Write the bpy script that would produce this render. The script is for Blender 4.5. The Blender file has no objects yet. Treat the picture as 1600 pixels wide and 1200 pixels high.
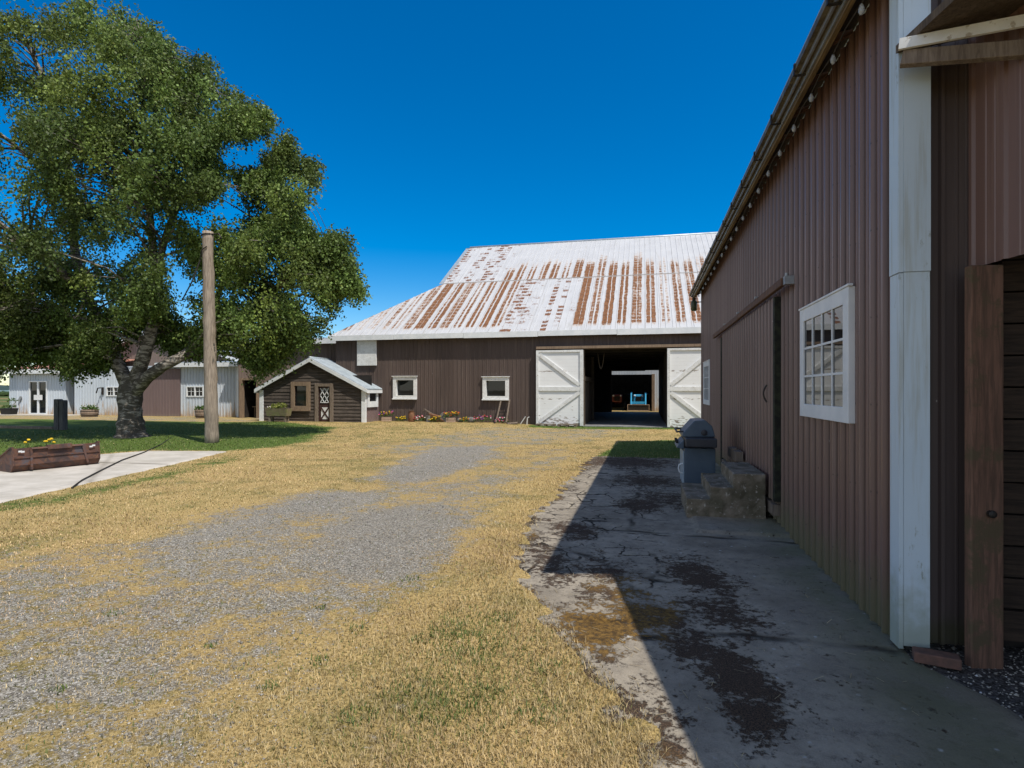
import bpy, bmesh, math, random
import numpy as np
from mathutils import Vector, Matrix
random.seed(7); RNG = np.random.default_rng(7)
R = math.radians
SC = bpy.context.scene
COL = SC.collection

# ------------------------------------------------------------------ camera, sky, sun, exposure
H = 1.65                                   # eye height
YAW = math.atan(208 / 889.0)
SY, CY = math.sin(YAW), math.cos(YAW)
cam = bpy.data.cameras.new("camera"); camo = bpy.data.objects.new("camera", cam); COL.objects.link(camo)
cam.sensor_fit = 'HORIZONTAL'; cam.sensor_width = 36.0; cam.lens = 20.0
cam.shift_y = 10 / 1600.0; cam.clip_start = 0.05; cam.clip_end = 30000
camo.location = (0, 0, H); camo.rotation_euler = (R(90), 0, YAW)
SC.camera = camo

SUN = Vector((-0.487, 0.33, -1.0)).normalized()
W = bpy.data.worlds.new("World"); SC.world = W; W.use_nodes = True
wt = W.node_tree; wt.nodes.clear()
sky = wt.nodes.new('ShaderNodeTexSky'); sky.sky_type = 'NISHITA'; sky.sun_disc = False
sky.sun_elevation = math.asin(-SUN.z); sky.sun_rotation = math.atan2(-SUN.x, -SUN.y)
sky.altitude = 0; sky.air_density = 1.0; sky.dust_density = 0.1; sky.ozone_density = 4.0
hs = wt.nodes.new('ShaderNodeHueSaturation'); hs.inputs['Saturation'].default_value = 1.5
hs.inputs['Hue'].default_value = 0.502
bg = wt.nodes.new('ShaderNodeBackground'); bg.inputs['Strength'].default_value = 0.15
wo = wt.nodes.new('ShaderNodeOutputWorld')
wc = wt.nodes.new('ShaderNodeTexCoord'); wd = wt.nodes.new('ShaderNodeVectorMath'); wd.operation = 'DOT_PRODUCT'
wd.inputs[1].default_value = (-0.20, 0.90, 0.39); wt.links.new(wc.outputs['Generated'], wd.inputs[0])
wm = wt.nodes.new('ShaderNodeMapRange'); wm.interpolation_type = 'SMOOTHSTEP'
for k_, v_ in ((1, 0.30), (2, 0.72), (3, 0.66), (4, 1.55)): wm.inputs[k_].default_value = v_  # sky shaped: deep blue toward the view, washed out elsewhere as neutral fill
wt.links.new(wd.outputs['Value'], wm.inputs[0]); wt.links.new(wm.outputs[0], hs.inputs['Saturation'])
wv = wt.nodes.new('ShaderNodeMapRange'); wv.interpolation_type = 'SMOOTHSTEP'
for k_, v_ in ((1, 0.30), (2, 0.80), (3, 1.0), (4, 0.80)): wv.inputs[k_].default_value = v_
wt.links.new(wd.outputs['Value'], wv.inputs[0]); wt.links.new(wv.outputs[0], hs.inputs['Value'])
wt.links.new(sky.outputs[0], hs.inputs['Color']); wt.links.new(hs.outputs[0], bg.inputs[0]); wt.links.new(bg.outputs[0], wo.inputs[0])
sl = bpy.data.lights.new("sun", 'SUN'); sl.energy = 4.0; sl.angle = R(0.5); sl.color = (1.0, 0.93, 0.82)
so = bpy.data.objects.new("sun", sl); COL.objects.link(so); so.location = (20, -10, 40)
so.rotation_euler = SUN.to_track_quat('-Z', 'Y').to_euler()
SC.view_settings.view_transform = 'Standard'; SC.view_settings.look = 'None'
SC.view_settings.exposure = 0.25; SC.view_settings.gamma = 1.0
SC.render.engine = 'CYCLES'
SC.cycles.max_bounces = 6; SC.cycles.diffuse_bounces = 4; SC.cycles.transmission_bounces = 4
SC.cycles.use_denoising = True

# ------------------------------------------------------------------ survey helpers: a sight line to a point on a known plane
def ray(px):
    k = (px - 800) / 889.0
    return (-SY + CY * k, CY + SY * k)
def at(px, py, Y=None, X=None, depth=None):
    dx, dy = ray(px)
    d = depth if depth is not None else (Y / dy if Y is not None else X / dx)
    return Vector((dx * d, dy * d, H + (610 - py) / 889.0 * d))
def gp(px, py, z=0.0):
    d = (H - z) * 889.0 / (py - 610)
    dx, dy = ray(px)
    return (dx * d, dy * d)
def sstep(a, b, x):
    t = np.clip((np.asarray(x, float) - a) / (b - a), 0, 1); return t * t * (3 - 2 * t)
def gz(x, y):
    return 0.13 * sstep(14, 23, y) * sstep(-3, -8, x)

# ------------------------------------------------------------------ material mini-language
class NT:
    def __init__(s, name):
        s.m = bpy.data.materials.new(name); s.m.use_nodes = True; s.t = s.m.node_tree; s.t.nodes.clear()
        s.out = s.t.nodes.new('ShaderNodeOutputMaterial'); s._pos = None
    def n(s, ty, **kw):
        nd = s.t.nodes.new(ty)
        for k, v in kw.items(): setattr(nd, k, v)
        return nd
    def put(s, sock, v):
        if v is None: return
        if isinstance(v, bpy.types.NodeSocket): s.t.links.new(v, sock)
        elif isinstance(v, (tuple, list)):
            v = tuple(v)
            sock.default_value = v + (1.0,) if (len(v) == 3 and sock.type == 'RGBA') else v
        else: sock.default_value = v
    def pos(s):
        if s._pos is None: s._pos = s.n('ShaderNodeNewGeometry').outputs['Position']
        return s._pos
    def obj(s): return s.n('ShaderNodeTexCoord').outputs['Object']
    def attr(s, name, out='Fac'):
        a = s.n('ShaderNodeAttribute'); a.attribute_name = name; return a.outputs[out]
    def math(s, op, a, b=0.0, c=None, clamp=False):
        nd = s.n('ShaderNodeMath', operation=op, use_clamp=clamp); s.put(nd.inputs[0], a); s.put(nd.inputs[1], b)
        if c is not None: s.put(nd.inputs[2], c)
        return nd.outputs[0]
    def sep(s, v):
        nd = s.n('ShaderNodeSeparateXYZ'); s.put(nd.inputs[0], v); return nd.outputs
    def comb(s, x, y, z):
        nd = s.n('ShaderNodeCombineXYZ'); s.put(nd.inputs[0], x); s.put(nd.inputs[1], y); s.put(nd.inputs[2], z); return nd.outputs[0]
    def scale(s, v, sc):
        nd = s.n('ShaderNodeMapping'); s.put(nd.inputs['Vector'], v); nd.inputs['Scale'].default_value = sc; return nd.outputs[0]
    def noise(s, v, scale, detail=4, rough=0.55, dist=0.0, col=False):
        nd = s.n('ShaderNodeTexNoise'); s.put(nd.inputs['Vector'], v); s.put(nd.inputs['Scale'], scale)
        nd.inputs['Detail'].default_value = detail; nd.inputs['Roughness'].default_value = rough; nd.inputs['Distortion'].default_value = dist
        return nd.outputs['Color' if col else 'Fac']
    def voro(s, v, scale, feature='F1', out='Distance', rand=1.0):
        nd = s.n('ShaderNodeTexVoronoi', feature=feature); s.put(nd.inputs['Vector'], v); s.put(nd.inputs['Scale'], scale)
        nd.inputs['Randomness'].default_value = rand
        return nd.outputs[out]
    def white(s, v, dim='1D', out='Value'):
        nd = s.n('ShaderNodeTexWhiteNoise', noise_dimensions=dim)
        s.put(nd.inputs['W' if dim == '1D' else 'Vector'], v); return nd.outputs[out]
    def ramp(s, f, stops, interp='LINEAR'):
        nd = s.n('ShaderNodeValToRGB'); cr = nd.color_ramp; cr.interpolation = interp
        while len(cr.elements) < len(stops): cr.elements.new(0.5)
        for e, (p, c) in zip(cr.elements, stops):
            e.position = p
            e.color = (c, c, c, 1) if not isinstance(c, tuple) else c + (1,)
        s.put(nd.inputs[0], f); return nd.outputs[0]
    def mix(s, f, a, b, blend='MIX'):
        nd = s.n('ShaderNodeMix', data_type='RGBA', blend_type=blend)
        s.put(nd.inputs[0], f); s.put(nd.inputs[6], a); s.put(nd.inputs[7], b); return nd.outputs[2]
    def step(s, x, a, b):
        nd = s.n('ShaderNodeMapRange', interpolation_type='SMOOTHSTEP'); s.put(nd.inputs[0], x)
        s.put(nd.inputs[1], a); s.put(nd.inputs[2], b); return nd.outputs[0]
    def bump(s, h, strength=0.3, dist=0.01, normal=None):
        nd = s.n('ShaderNodeBump'); s.put(nd.inputs['Height'], h); nd.inputs['Strength'].default_value = strength
        nd.inputs['Distance'].default_value = dist
        if normal is not None: s.put(nd.inputs['Normal'], normal)
        return nd.outputs[0]
    def bsdf(s, color, rough=0.7, metal=0.0, normal=None, spec=None, alpha=None):
        nd = s.n('ShaderNodeBsdfPrincipled'); s.put(nd.inputs['Base Color'], color); s.put(nd.inputs['Roughness'], rough)
        s.put(nd.inputs['Metallic'], metal)
        if normal is not None: s.put(nd.inputs['Normal'], normal)
        if spec is not None: s.put(nd.inputs['Specular IOR Level'], spec)
        return nd.outputs[0]
    def done(s, sh): s.t.links.new(sh, s.out.inputs[0]); return s.m

def mat_plain(name, c1, c2=None, scale=6.0, rough=0.75, metal=0.0, stretch=(1, 1, 1), bump=0.15, dist=0.006, spec=0.3, speck=None):
    t = NT(name); p = t.scale(t.pos(), stretch)
    c2 = c2 or tuple(x * 0.72 for x in c1)
    f = t.noise(p, scale, 6, 0.62)
    c = t.mix(t.step(f, 0.35, 0.68), c2, c1)
    if speck:
        g = t.noise(p, scale * 4.3, 4, 0.6); c = t.mix(t.step(g, 0.58, 0.68), c, speck)
    h = t.noise(p, scale * 5, 4, 0.6)
    return t.done(t.bsdf(c, rough, metal, t.bump(h, bump, dist), spec))

def mat_siding(name, base, alt, dirt, dirt_h=0.5, rough=0.5, fade=(0.5, 0.5, 0.5), fade_amt=0.25, rust=None, spec=0.4, groove=None):
    """painted sheet siding: sheet to sheet tone, vertical weather streaks, splash dirt at the foot"""
    t = NT(name); P = t.pos(); x, y, z = t.sep(P)
    along = t.math('ADD', x, y)
    sheet = t.white(t.math('FLOOR', t.math('MULTIPLY', along, 1.11)))
    c = t.mix(sheet, base, alt)
    st = t.noise(t.scale(P, (9, 9, 0.35)), 1.6, 6, 0.65)
    c = t.mix(t.math('MULTIPLY', t.step(st, 0.48, 0.78), fade_amt), c, fade)
    st2 = t.noise(t.scale(P, (14, 14, 0.25)), 1.3, 4, 0.6)
    c = t.mix(t.math('MULTIPLY', t.step(st2, 0.55, 0.8), 0.45), c, tuple(v * 0.45 for v in base))
    n = t.noise(P, 5.0, 5, 0.65)
    if groove is not None:  # crease shade and a highlight streak beside each rib, painted into the colour
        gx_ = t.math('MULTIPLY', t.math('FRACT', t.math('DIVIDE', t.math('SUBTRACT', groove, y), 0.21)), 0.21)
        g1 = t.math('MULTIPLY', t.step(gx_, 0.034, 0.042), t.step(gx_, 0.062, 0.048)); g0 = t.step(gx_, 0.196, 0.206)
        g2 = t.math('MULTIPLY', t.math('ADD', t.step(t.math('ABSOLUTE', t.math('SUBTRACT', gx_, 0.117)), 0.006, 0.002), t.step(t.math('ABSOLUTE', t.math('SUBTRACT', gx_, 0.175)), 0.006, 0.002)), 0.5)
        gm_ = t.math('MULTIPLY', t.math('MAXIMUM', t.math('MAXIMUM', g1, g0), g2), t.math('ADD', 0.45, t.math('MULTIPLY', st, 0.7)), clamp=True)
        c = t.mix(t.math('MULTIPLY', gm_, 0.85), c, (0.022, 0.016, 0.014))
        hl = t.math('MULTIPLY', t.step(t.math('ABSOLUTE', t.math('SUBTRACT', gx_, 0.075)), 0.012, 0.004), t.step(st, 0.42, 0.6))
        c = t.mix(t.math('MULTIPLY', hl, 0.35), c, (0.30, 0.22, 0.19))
    foot = t.step(t.math('ADD', z, t.math('MULTIPLY', t.math('SUBTRACT', n, 0.5), 0.5)), dirt_h, 0.02)
    c = t.mix(t.math('MULTIPLY', foot, 0.75), c, dirt)
    if rust:
        rn = t.noise(t.scale(P, (5, 5, 0.7)), 1.4, 5, 0.7)
        c = t.mix(t.math('MULTIPLY', t.step(t.math('SUBTRACT', rn, t.math('MULTIPLY', z, 0.22)), 0.3, 0.55), 0.8), c, rust)
    da = t.math('MULTIPLY', t.math('SUBTRACT', t.math('FRACT', t.math('DIVIDE', along, 0.42)), 0.5), 0.42)
    dz = t.math('MULTIPLY', t.math('SUBTRACT', t.math('FRACT', t.math('DIVIDE', z, 0.62)), 0.5), 0.62)
    dd = t.math('ADD', t.math('MULTIPLY', da, da), t.math('MULTIPLY', dz, dz))
    c = t.mix(t.math('MULTIPLY', t.step(dd, 0.00011, 0.00004), 0.75), c, (0.02, 0.016, 0.014))
    sp = t.voro(t.scale(P, (1, 1, 0.6)), 3.1)
    c = t.mix(t.step(sp, 0.03, 0.015), c, (0.5, 0.47, 0.43))
    return t.done(t.bsdf(c, t.math('ADD', rough, t.math('MULTIPLY', st, 0.2)), 0.0, t.bump(t.noise(t.scale(P, (1, 1, .4)), 4, 3), 0.12, 0.01), spec))

def mat_wood(name, c1, c2, stretch=(1, 1, 14), scale=3.0, rough=0.85, bump=0.4, moss=None):
    t = NT(name); P = t.pos(); p = t.scale(P, tuple(14.0 / s for s in stretch))
    g = t.noise(p, scale, 7, 0.65, 0.6)
    c = t.mix(t.step(g, 0.32, 0.7), c2, c1)
    k = t.noise(t.scale(P, (1, 1, .3)), 2.6, 5, 0.65)
    c = t.mix(t.math('MULTIPLY', t.step(k, 0.48, 0.75), 0.35), c, tuple(v * 0.5 for v in c2))
    if moss: c = t.mix(t.step(t.noise(P, 4.3, 5, 0.7), 0.5, 0.62), c, moss)
    return t.done(t.bsdf(c, rough, 0, t.bump(g, bump, 0.008), 0.25))

M = {}
M['siding_brown'] = mat_siding('brown_sheet_siding', (0.150, 0.086, 0.070), (0.182, 0.110, 0.092), (0.12, 0.125, 0.065), 0.6, 0.3, (0.34, 0.25, 0.215), 0.4, spec=0.55)
M['siding_metal'] = mat_siding('rib_shaded_brown_siding', (0.150, 0.088, 0.076), (0.185, 0.114, 0.100), (0.12, 0.125, 0.065), 0.6, 0.26, (0.34, 0.25, 0.215), 0.4, spec=0.6, groove=17.16)  # rib shading and highlights are part of this colour
M['siding_barn'] = mat_siding('dark_brown_barn_siding', (0.078, 0.056, 0.048), (0.098, 0.071, 0.061), (0.10, 0.08, 0.06), 0.4, 0.6, (0.26, 0.21, 0.17), 0.3)
M['siding_link'] = mat_siding('faded_brown_siding', (0.17, 0.125, 0.105), (0.2, 0.15, 0.125), (0.12, 0.1, 0.08), 0.4, 0.6, (0.32, 0.25, 0.21), 0.35)
M['siding_door'] = mat_siding('purple_brown_siding', (0.15, 0.105, 0.1), (0.17, 0.12, 0.115), (0.2, 0.16, 0.13), 0.4, 0.6, (0.25, 0.2, 0.19), 0.3)
M['siding_white'] = mat_siding('white_sheet_siding', (0.54, 0.59, 0.65), (0.46, 0.52, 0.58), (0.42, 0.34, 0.24), 0.35, 0.5, (0.5, 0.5, 0.48), 0.3, rust=(0.36, 0.22, 0.09))
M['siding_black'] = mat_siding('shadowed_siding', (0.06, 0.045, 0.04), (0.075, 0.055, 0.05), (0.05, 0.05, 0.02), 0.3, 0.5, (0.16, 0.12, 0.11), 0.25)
M['white_paint'] = mat_plain('weathered_white_paint', (0.74, 0.75, 0.74), (0.62, 0.63, 0.62), 5, 0.6, speck=(0.42, 0.38, 0.33))
M['white_trim'] = mat_plain('white_trim_paint', (0.76, 0.78, 0.79), (0.66, 0.69, 0.71), 3, 0.5, bump=0.08)
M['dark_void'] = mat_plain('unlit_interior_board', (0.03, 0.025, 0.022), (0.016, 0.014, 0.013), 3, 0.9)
M['old_wood'] = mat_wood('grey_weathered_wood', (0.26, 0.21, 0.165), (0.13, 0.1, 0.078))
M['post_wood'] = mat_wood('brown_rough_post', (0.20, 0.11, 0.076), (0.10, 0.06, 0.043), moss=(0.10, 0.075, 0.045))
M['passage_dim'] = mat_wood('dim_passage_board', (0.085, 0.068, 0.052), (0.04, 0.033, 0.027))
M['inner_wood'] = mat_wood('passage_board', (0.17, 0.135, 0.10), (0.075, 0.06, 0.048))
M['cabin_wood'] = mat_wood('dark_log_plank', (0.135, 0.11, 0.092), (0.048, 0.04, 0.035), stretch=(14, 1, 1), scale=2.4)
M['frame_wood'] = mat_wood('pale_brown_frame', (0.30, 0.22, 0.15), (0.17, 0.12, 0.085))
M['pole_wood'] = mat_wood('utility_pole_wood', (0.36, 0.30, 0.235), (0.17, 0.135, 0.105), scale=2.2, bump=0.8)
M['door_red'] = mat_plain('maroon_door', (0.07, 0.035, 0.03), (0.045, 0.024, 0.02))
M['beam_brown'] = mat_plain('rusty_track', (0.16, 0.085, 0.05), (0.09, 0.05, 0.035), 12)
M['moss_edge'] = mat_plain('mossy_edge_board', (0.035, 0.04, 0.022), (0.012, 0.012, 0.01), 14)
M['roof_grey'] = mat_plain('grey_metal_roof', (0.42, 0.47, 0.5), (0.32, 0.37, 0.4), 3, 0.45, 0.3)
M['roof_edge'] = mat_wood('eave_board', (0.23, 0.16, 0.075), (0.1, 0.07, 0.04), stretch=(1, 14, 1), scale=3)
M['gutter'] = mat_plain('weathered_gutter', (0.19, 0.16, 0.1), (0.085, 0.07, 0.045), 9, 0.55, 0.3)
M['iron'] = mat_plain('dark_iron', (0.05, 0.045, 0.04), (0.03, 0.026, 0.024), 10, 0.6, 0.5)
M['galv'] = mat_plain('galvanised', (0.42, 0.44, 0.45), (0.3, 0.31, 0.32), 10, 0.45, 0.7)
M['black'] = mat_plain('black_rubber', (0.02, 0.02, 0.02), (0.013, 0.013, 0.013), 9, 0.6)
M['concrete_step'] = mat_plain('mossy_step_concrete', (0.25, 0.205, 0.155), (0.105, 0.09, 0.058), 4.5, 0.9, bump=0.6, dist=0.01, speck=(0.38, 0.34, 0.29))
M['brick'] = mat_plain('old_red_brick', (0.17, 0.09, 0.068), (0.11, 0.066, 0.053), 16, 0.9, bump=0.6)
M['bbq_body'] = mat_plain('blue_grey_enamel', (0.085, 0.12, 0.16), (0.07, 0.10, 0.14), 4, 0.42, 0.1, bump=0.05)
M['bbq_dark'] = mat_plain('dark_plastic', (0.05, 0.052, 0.06), (0.04, 0.041, 0.048), 6, 0.5)
M['soil'] = mat_plain('potting_soil', (0.05, 0.035, 0.025), (0.03, 0.022, 0.016), 20, 0.95, bump=0.8)
M['terracotta'] = mat_plain('rusty_can', (0.21, 0.1, 0.05), (0.13, 0.065, 0.035), 12, 0.8)
M['stone'] = mat_plain('grey_stone', (0.22, 0.21, 0.2), (0.12, 0.115, 0.11), 9, 0.9, bump=0.6)
M['crate'] = mat_plain('pinkish_crate', (0.5, 0.37, 0.28), (0.38, 0.27, 0.2), 9, 0.8)
M['tub'] = mat_wood('half_barrel_staves', (0.33, 0.25, 0.19), (0.2, 0.15, 0.115))
M['blue'] = mat_plain('blue_tractor_paint', (0.06, 0.42, 0.75), (0.05, 0.34, 0.62), 5, 0.4)
M['deep_red'] = mat_plain('dull_red_paint', (0.2, 0.05, 0.04), (0.12, 0.035, 0.03), 5, 0.6)
M['slab'] = None
for nm, c in dict(yellow=(0.72, 0.48, 0.02), red=(0.5, 0.04, 0.03), pink=(0.62, 0.12, 0.22), purple=(0.2, 0.05, 0.25), white=(0.72, 0.66, 0.66), orange=(0.65, 0.22, 0.02)).items():
    M['fl_' + nm] = mat_plain('petals_' + nm, c, tuple(v * 0.8 for v in c), 30, 0.7)

def mat_glass(name, tint=(0.012, 0.015, 0.017)):
    t = NT(name); P = t.pos()
    nrm = t.bump(t.noise(P, 3.0, 1, 0.5), 0.02, 0.01)
    nd = t.n('ShaderNodeBsdfPrincipled'); nd.inputs['Base Color'].default_value = tint + (1,)
    nd.inputs['Roughness'].default_value = 0.02; nd.inputs['Specular IOR Level'].default_value = 0.5; nd.inputs['IOR'].default_value = 1.45
    t.put(nd.inputs['Normal'], nrm)
    return t.done(nd.outputs[0])
M['glass'] = mat_glass('window_glass')
def mat_clear():
    t = NT('clear_bulb_glass')
    nd = t.n('ShaderNodeBsdfPrincipled'); nd.inputs['Base Color'].default_value = (0.5, 0.53, 0.56, 1)
    nd.inputs['Roughness'].default_value = 0.08; nd.inputs['Alpha'].default_value = 0.55
    return t.done(nd.outputs[0])
M['bulb'] = mat_clear()

def mat_leaf(name, tr=0.35):
    t = NT(name); c = t.attr('tint', 'Color')
    d = t.n('ShaderNodeBsdfPrincipled'); t.put(d.inputs['Base Color'], c); d.inputs['Roughness'].default_value = 0.55; d.inputs['Specular IOR Level'].default_value = 0.3
    tl = t.n('ShaderNodeBsdfTranslucent'); t.put(tl.inputs[0], c)
    mx = t.n('ShaderNodeMixShader'); mx.inputs[0].default_value = tr
    t.t.links.new(d.outputs[0], mx.inputs[1]); t.t.links.new(tl.outputs[0], mx.inputs[2])
    return t.done(mx.outputs[0])
M['leaf'] = mat_leaf('leaf', 0.27); M['blade'] = mat_leaf('grass_blade', 0.25)

def mat_bark():
    t = NT('birch_bark'); P = t.pos(); x, y, z = t.sep(P)
    a = t.noise(t.scale(P, (1.5, 1.5, 4.0)), 2.2, 6, 0.65, 0.8)
    pale = t.mix(t.noise(P, 9, 3), (0.40, 0.36, 0.31), (0.22, 0.195, 0.165))
    dark = t.mix(t.noise(P, 11, 3), (0.05, 0.042, 0.034), (0.11, 0.095, 0.075))
    low = t.step(z, 3.6, 0.2)
    f = t.step(t.math('ADD', a, t.math('MULTIPLY', low, 0.07)), 0.44, 0.56)
    c = t.mix(f, pale, dark)
    return t.done(t.bsdf(c, 0.85, 0, t.bump(t.noise(t.scale(P, (1, 1, 2)), 7, 6, 0.7), 1.0, 0.05), 0.2))
M['bark'] = mat_bark()

def mat_rust_roof():
    t = NT('rust_streaked_white_roof'); P = t.pos(); x, y, z = t.sep(P)
    u = t.math('MULTIPLY', t.math('SUBTRACT', y, 25.95), 0.095)            # 0 at the eave, 1 at the ridge
    n1 = t.noise(P, 0.35, 4, 0.6); fine = t.noise(t.scale(P, (3, 3, 3)), 2.5, 4, 0.7)
    white = t.mix(t.noise(P, 1.3, 4), (0.54, 0.545, 0.55), (0.42, 0.425, 0.435))
    grime = t.noise(t.scale(P, (5, 0.5, 0.5)), 1.4, 5, 0.65)
    white = t.mix(t.math('MULTIPLY', t.step(grime, 0.52, 0.75), 0.5), white, (0.33, 0.315, 0.29))
    # each sheet has two lines of rust, of its own amount and length
    xx = t.math('ADD', x, t.math('MULTIPLY', t.math('SUBTRACT', t.noise(P, 2.0, 3), 0.5), 0.10))
    q = t.math('DIVIDE', xx, 0.66); pair = t.math('FLOOR', q); fq = t.math('FRACT', q)
    which = t.math('GREATER_THAN', fq, 0.42)
    rnd = t.white(t.comb(pair, which, 3.0), '3D'); rnd2 = t.white(t.comb(pair, 7.0, 11.0), '3D')
    ctr = t.math('ADD', 0.22, t.math('MULTIPLY', which, 0.36))
    wid = t.math('ADD', 0.07, t.math('MULTIPLY', rnd, 0.10))
    off = t.math('ABSOLUTE', t.math('SUBTRACT', fq, ctr))
    stripe = t.step(off, t.math('ADD', wid, 0.06), t.math('SUBTRACT', wid, 0.02))
    top = t.math('SUBTRACT', 0.82, t.math('MULTIPLY', rnd2, 0.12))
    zone = t.math('MULTIPLY', t.step(u, t.math('ADD', top, 0.07), t.math('SUBTRACT', top, 0.16)), t.step(u, 0.01, 0.06))
    cx = t.math('ABSOLUTE', t.math('ADD', x, 4.6))
    side = t.math('MULTIPLY', t.step(cx, 2.6, 8.5), 0.30)
    patch = t.math('MULTIPLY', t.math('MULTIPLY', t.step(x, -6.75, -6.65), t.step(x, -3.32, -3.40)), t.step(u, 0.51, 0.50))
    upl = t.math('MULTIPLY', t.step(x, -7.9, -8.0), t.step(u, 0.50, 0.51))
    hide = t.math('MAXIMUM', patch, upl)
    dash = t.noise(t.comb(t.math('MULTIPLY', x, 2.0), t.math('MULTIPLY', y, 4.5), 0.0), 1.7, 4, 0.7)
    rows = t.step(t.math('ABSOLUTE', t.math('SINE', t.math('MULTIPLY', y, 10.0))), 0.25, 0.05)
    lvl = t.math('SUBTRACT', t.math('ADD', 0.55, t.math('MULTIPLY', t.math('ADD', rnd, rnd2), 0.26)), side)
    amt = t.math('ADD', t.math('MULTIPLY', t.math('MULTIPLY', lvl, zone), stripe), t.math('ADD', t.math('MULTIPLY', t.math('SUBTRACT', dash, 0.5), 1.1), t.math('MULTIPLY', t.math('SUBTRACT', t.noise(t.scale(P, (7, 0.45, 0.45)), 1.5, 5, 0.7), 0.5), 0.9)))
    amt = t.math('SUBTRACT', amt, t.math('MULTIPLY', rows, 0.26))
    amt = t.math('ADD', amt, t.math('MULTIPLY', t.math('SUBTRACT', n1, 0.5), 0.5))
    r = t.math('MULTIPLY', t.step(amt, 0.42, 0.70), t.math('SUBTRACT', 1.0, hide))
    rowid = t.math('FLOOR', t.math('MULTIPLY', y, 2.9))
    cell = t.math('FLOOR', t.math('MULTIPLY', x, 3.57))
    b = t.white(t.comb(cell, rowid, 0.0), '3D'); bcol = t.white(t.comb(cell, 5.0, 2.0), '3D')
    bl = t.math('ADD', t.math('ADD', t.math('MULTIPLY', b, 0.34), t.math('MULTIPLY', bcol, 0.42)), t.math('MULTIPLY', t.noise(P, 5, 5, 0.75), 0.95))
    fr = t.math('ADD', t.math('ABSOLUTE', t.math('SUBTRACT', t.math('FRACT', t.math('MULTIPLY', y, 2.9)), 0.5)), t.math('MULTIPLY', t.math('SUBTRACT', t.noise(P, 9, 3), 0.5), 0.5))
    blot = t.math('MULTIPLY', t.math('MULTIPLY', t.step(bl, 0.90, 1.08), t.step(fr, 0.42, 0.22)), hide)
    lap = t.math('MULTIPLY', t.step(t.math('ABSOLUTE', t.math('SUBTRACT', fq, 0.02)), 0.02, 0.008), t.step(u, 0.66, 0.6))
    white = t.mix(t.math('MULTIPLY', lap, 0.7), white, (0.22, 0.19, 0.16))
    rustc = t.mix(t.step(fine, 0.35, 0.65), (0.125, 0.058, 0.028), (0.235, 0.105, 0.045))
    halo = t.math('MULTIPLY', t.math('MULTIPLY', t.step(amt, 0.22, 0.55), t.math('SUBTRACT', 1.0, hide)), 0.45)
    c = t.mix(halo, white, (0.46, 0.31, 0.18))
    c = t.mix(t.math('MAXIMUM', r, blot), c, rustc)
    seam = t.math('ABSOLUTE', t.math('SUBTRACT', u, 0.505))
    c = t.mix(t.step(seam, 0.006, 0.002), c, (0.35, 0.33, 0.31))
    return t.done(t.bsdf(c, t.mix(r, (0.45,) * 3, (0.85,) * 3), 0.0, t.bump(fine, 0.1, 0.01), 0.3))
M['rust_roof'] = mat_rust_roof()
M['red_roof'] = mat_plain('rust_red_roof', (0.5, 0.27, 0.2), (0.36, 0.13, 0.08), 1.8, 0.7, speck=(0.6, 0.5, 0.45))

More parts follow.
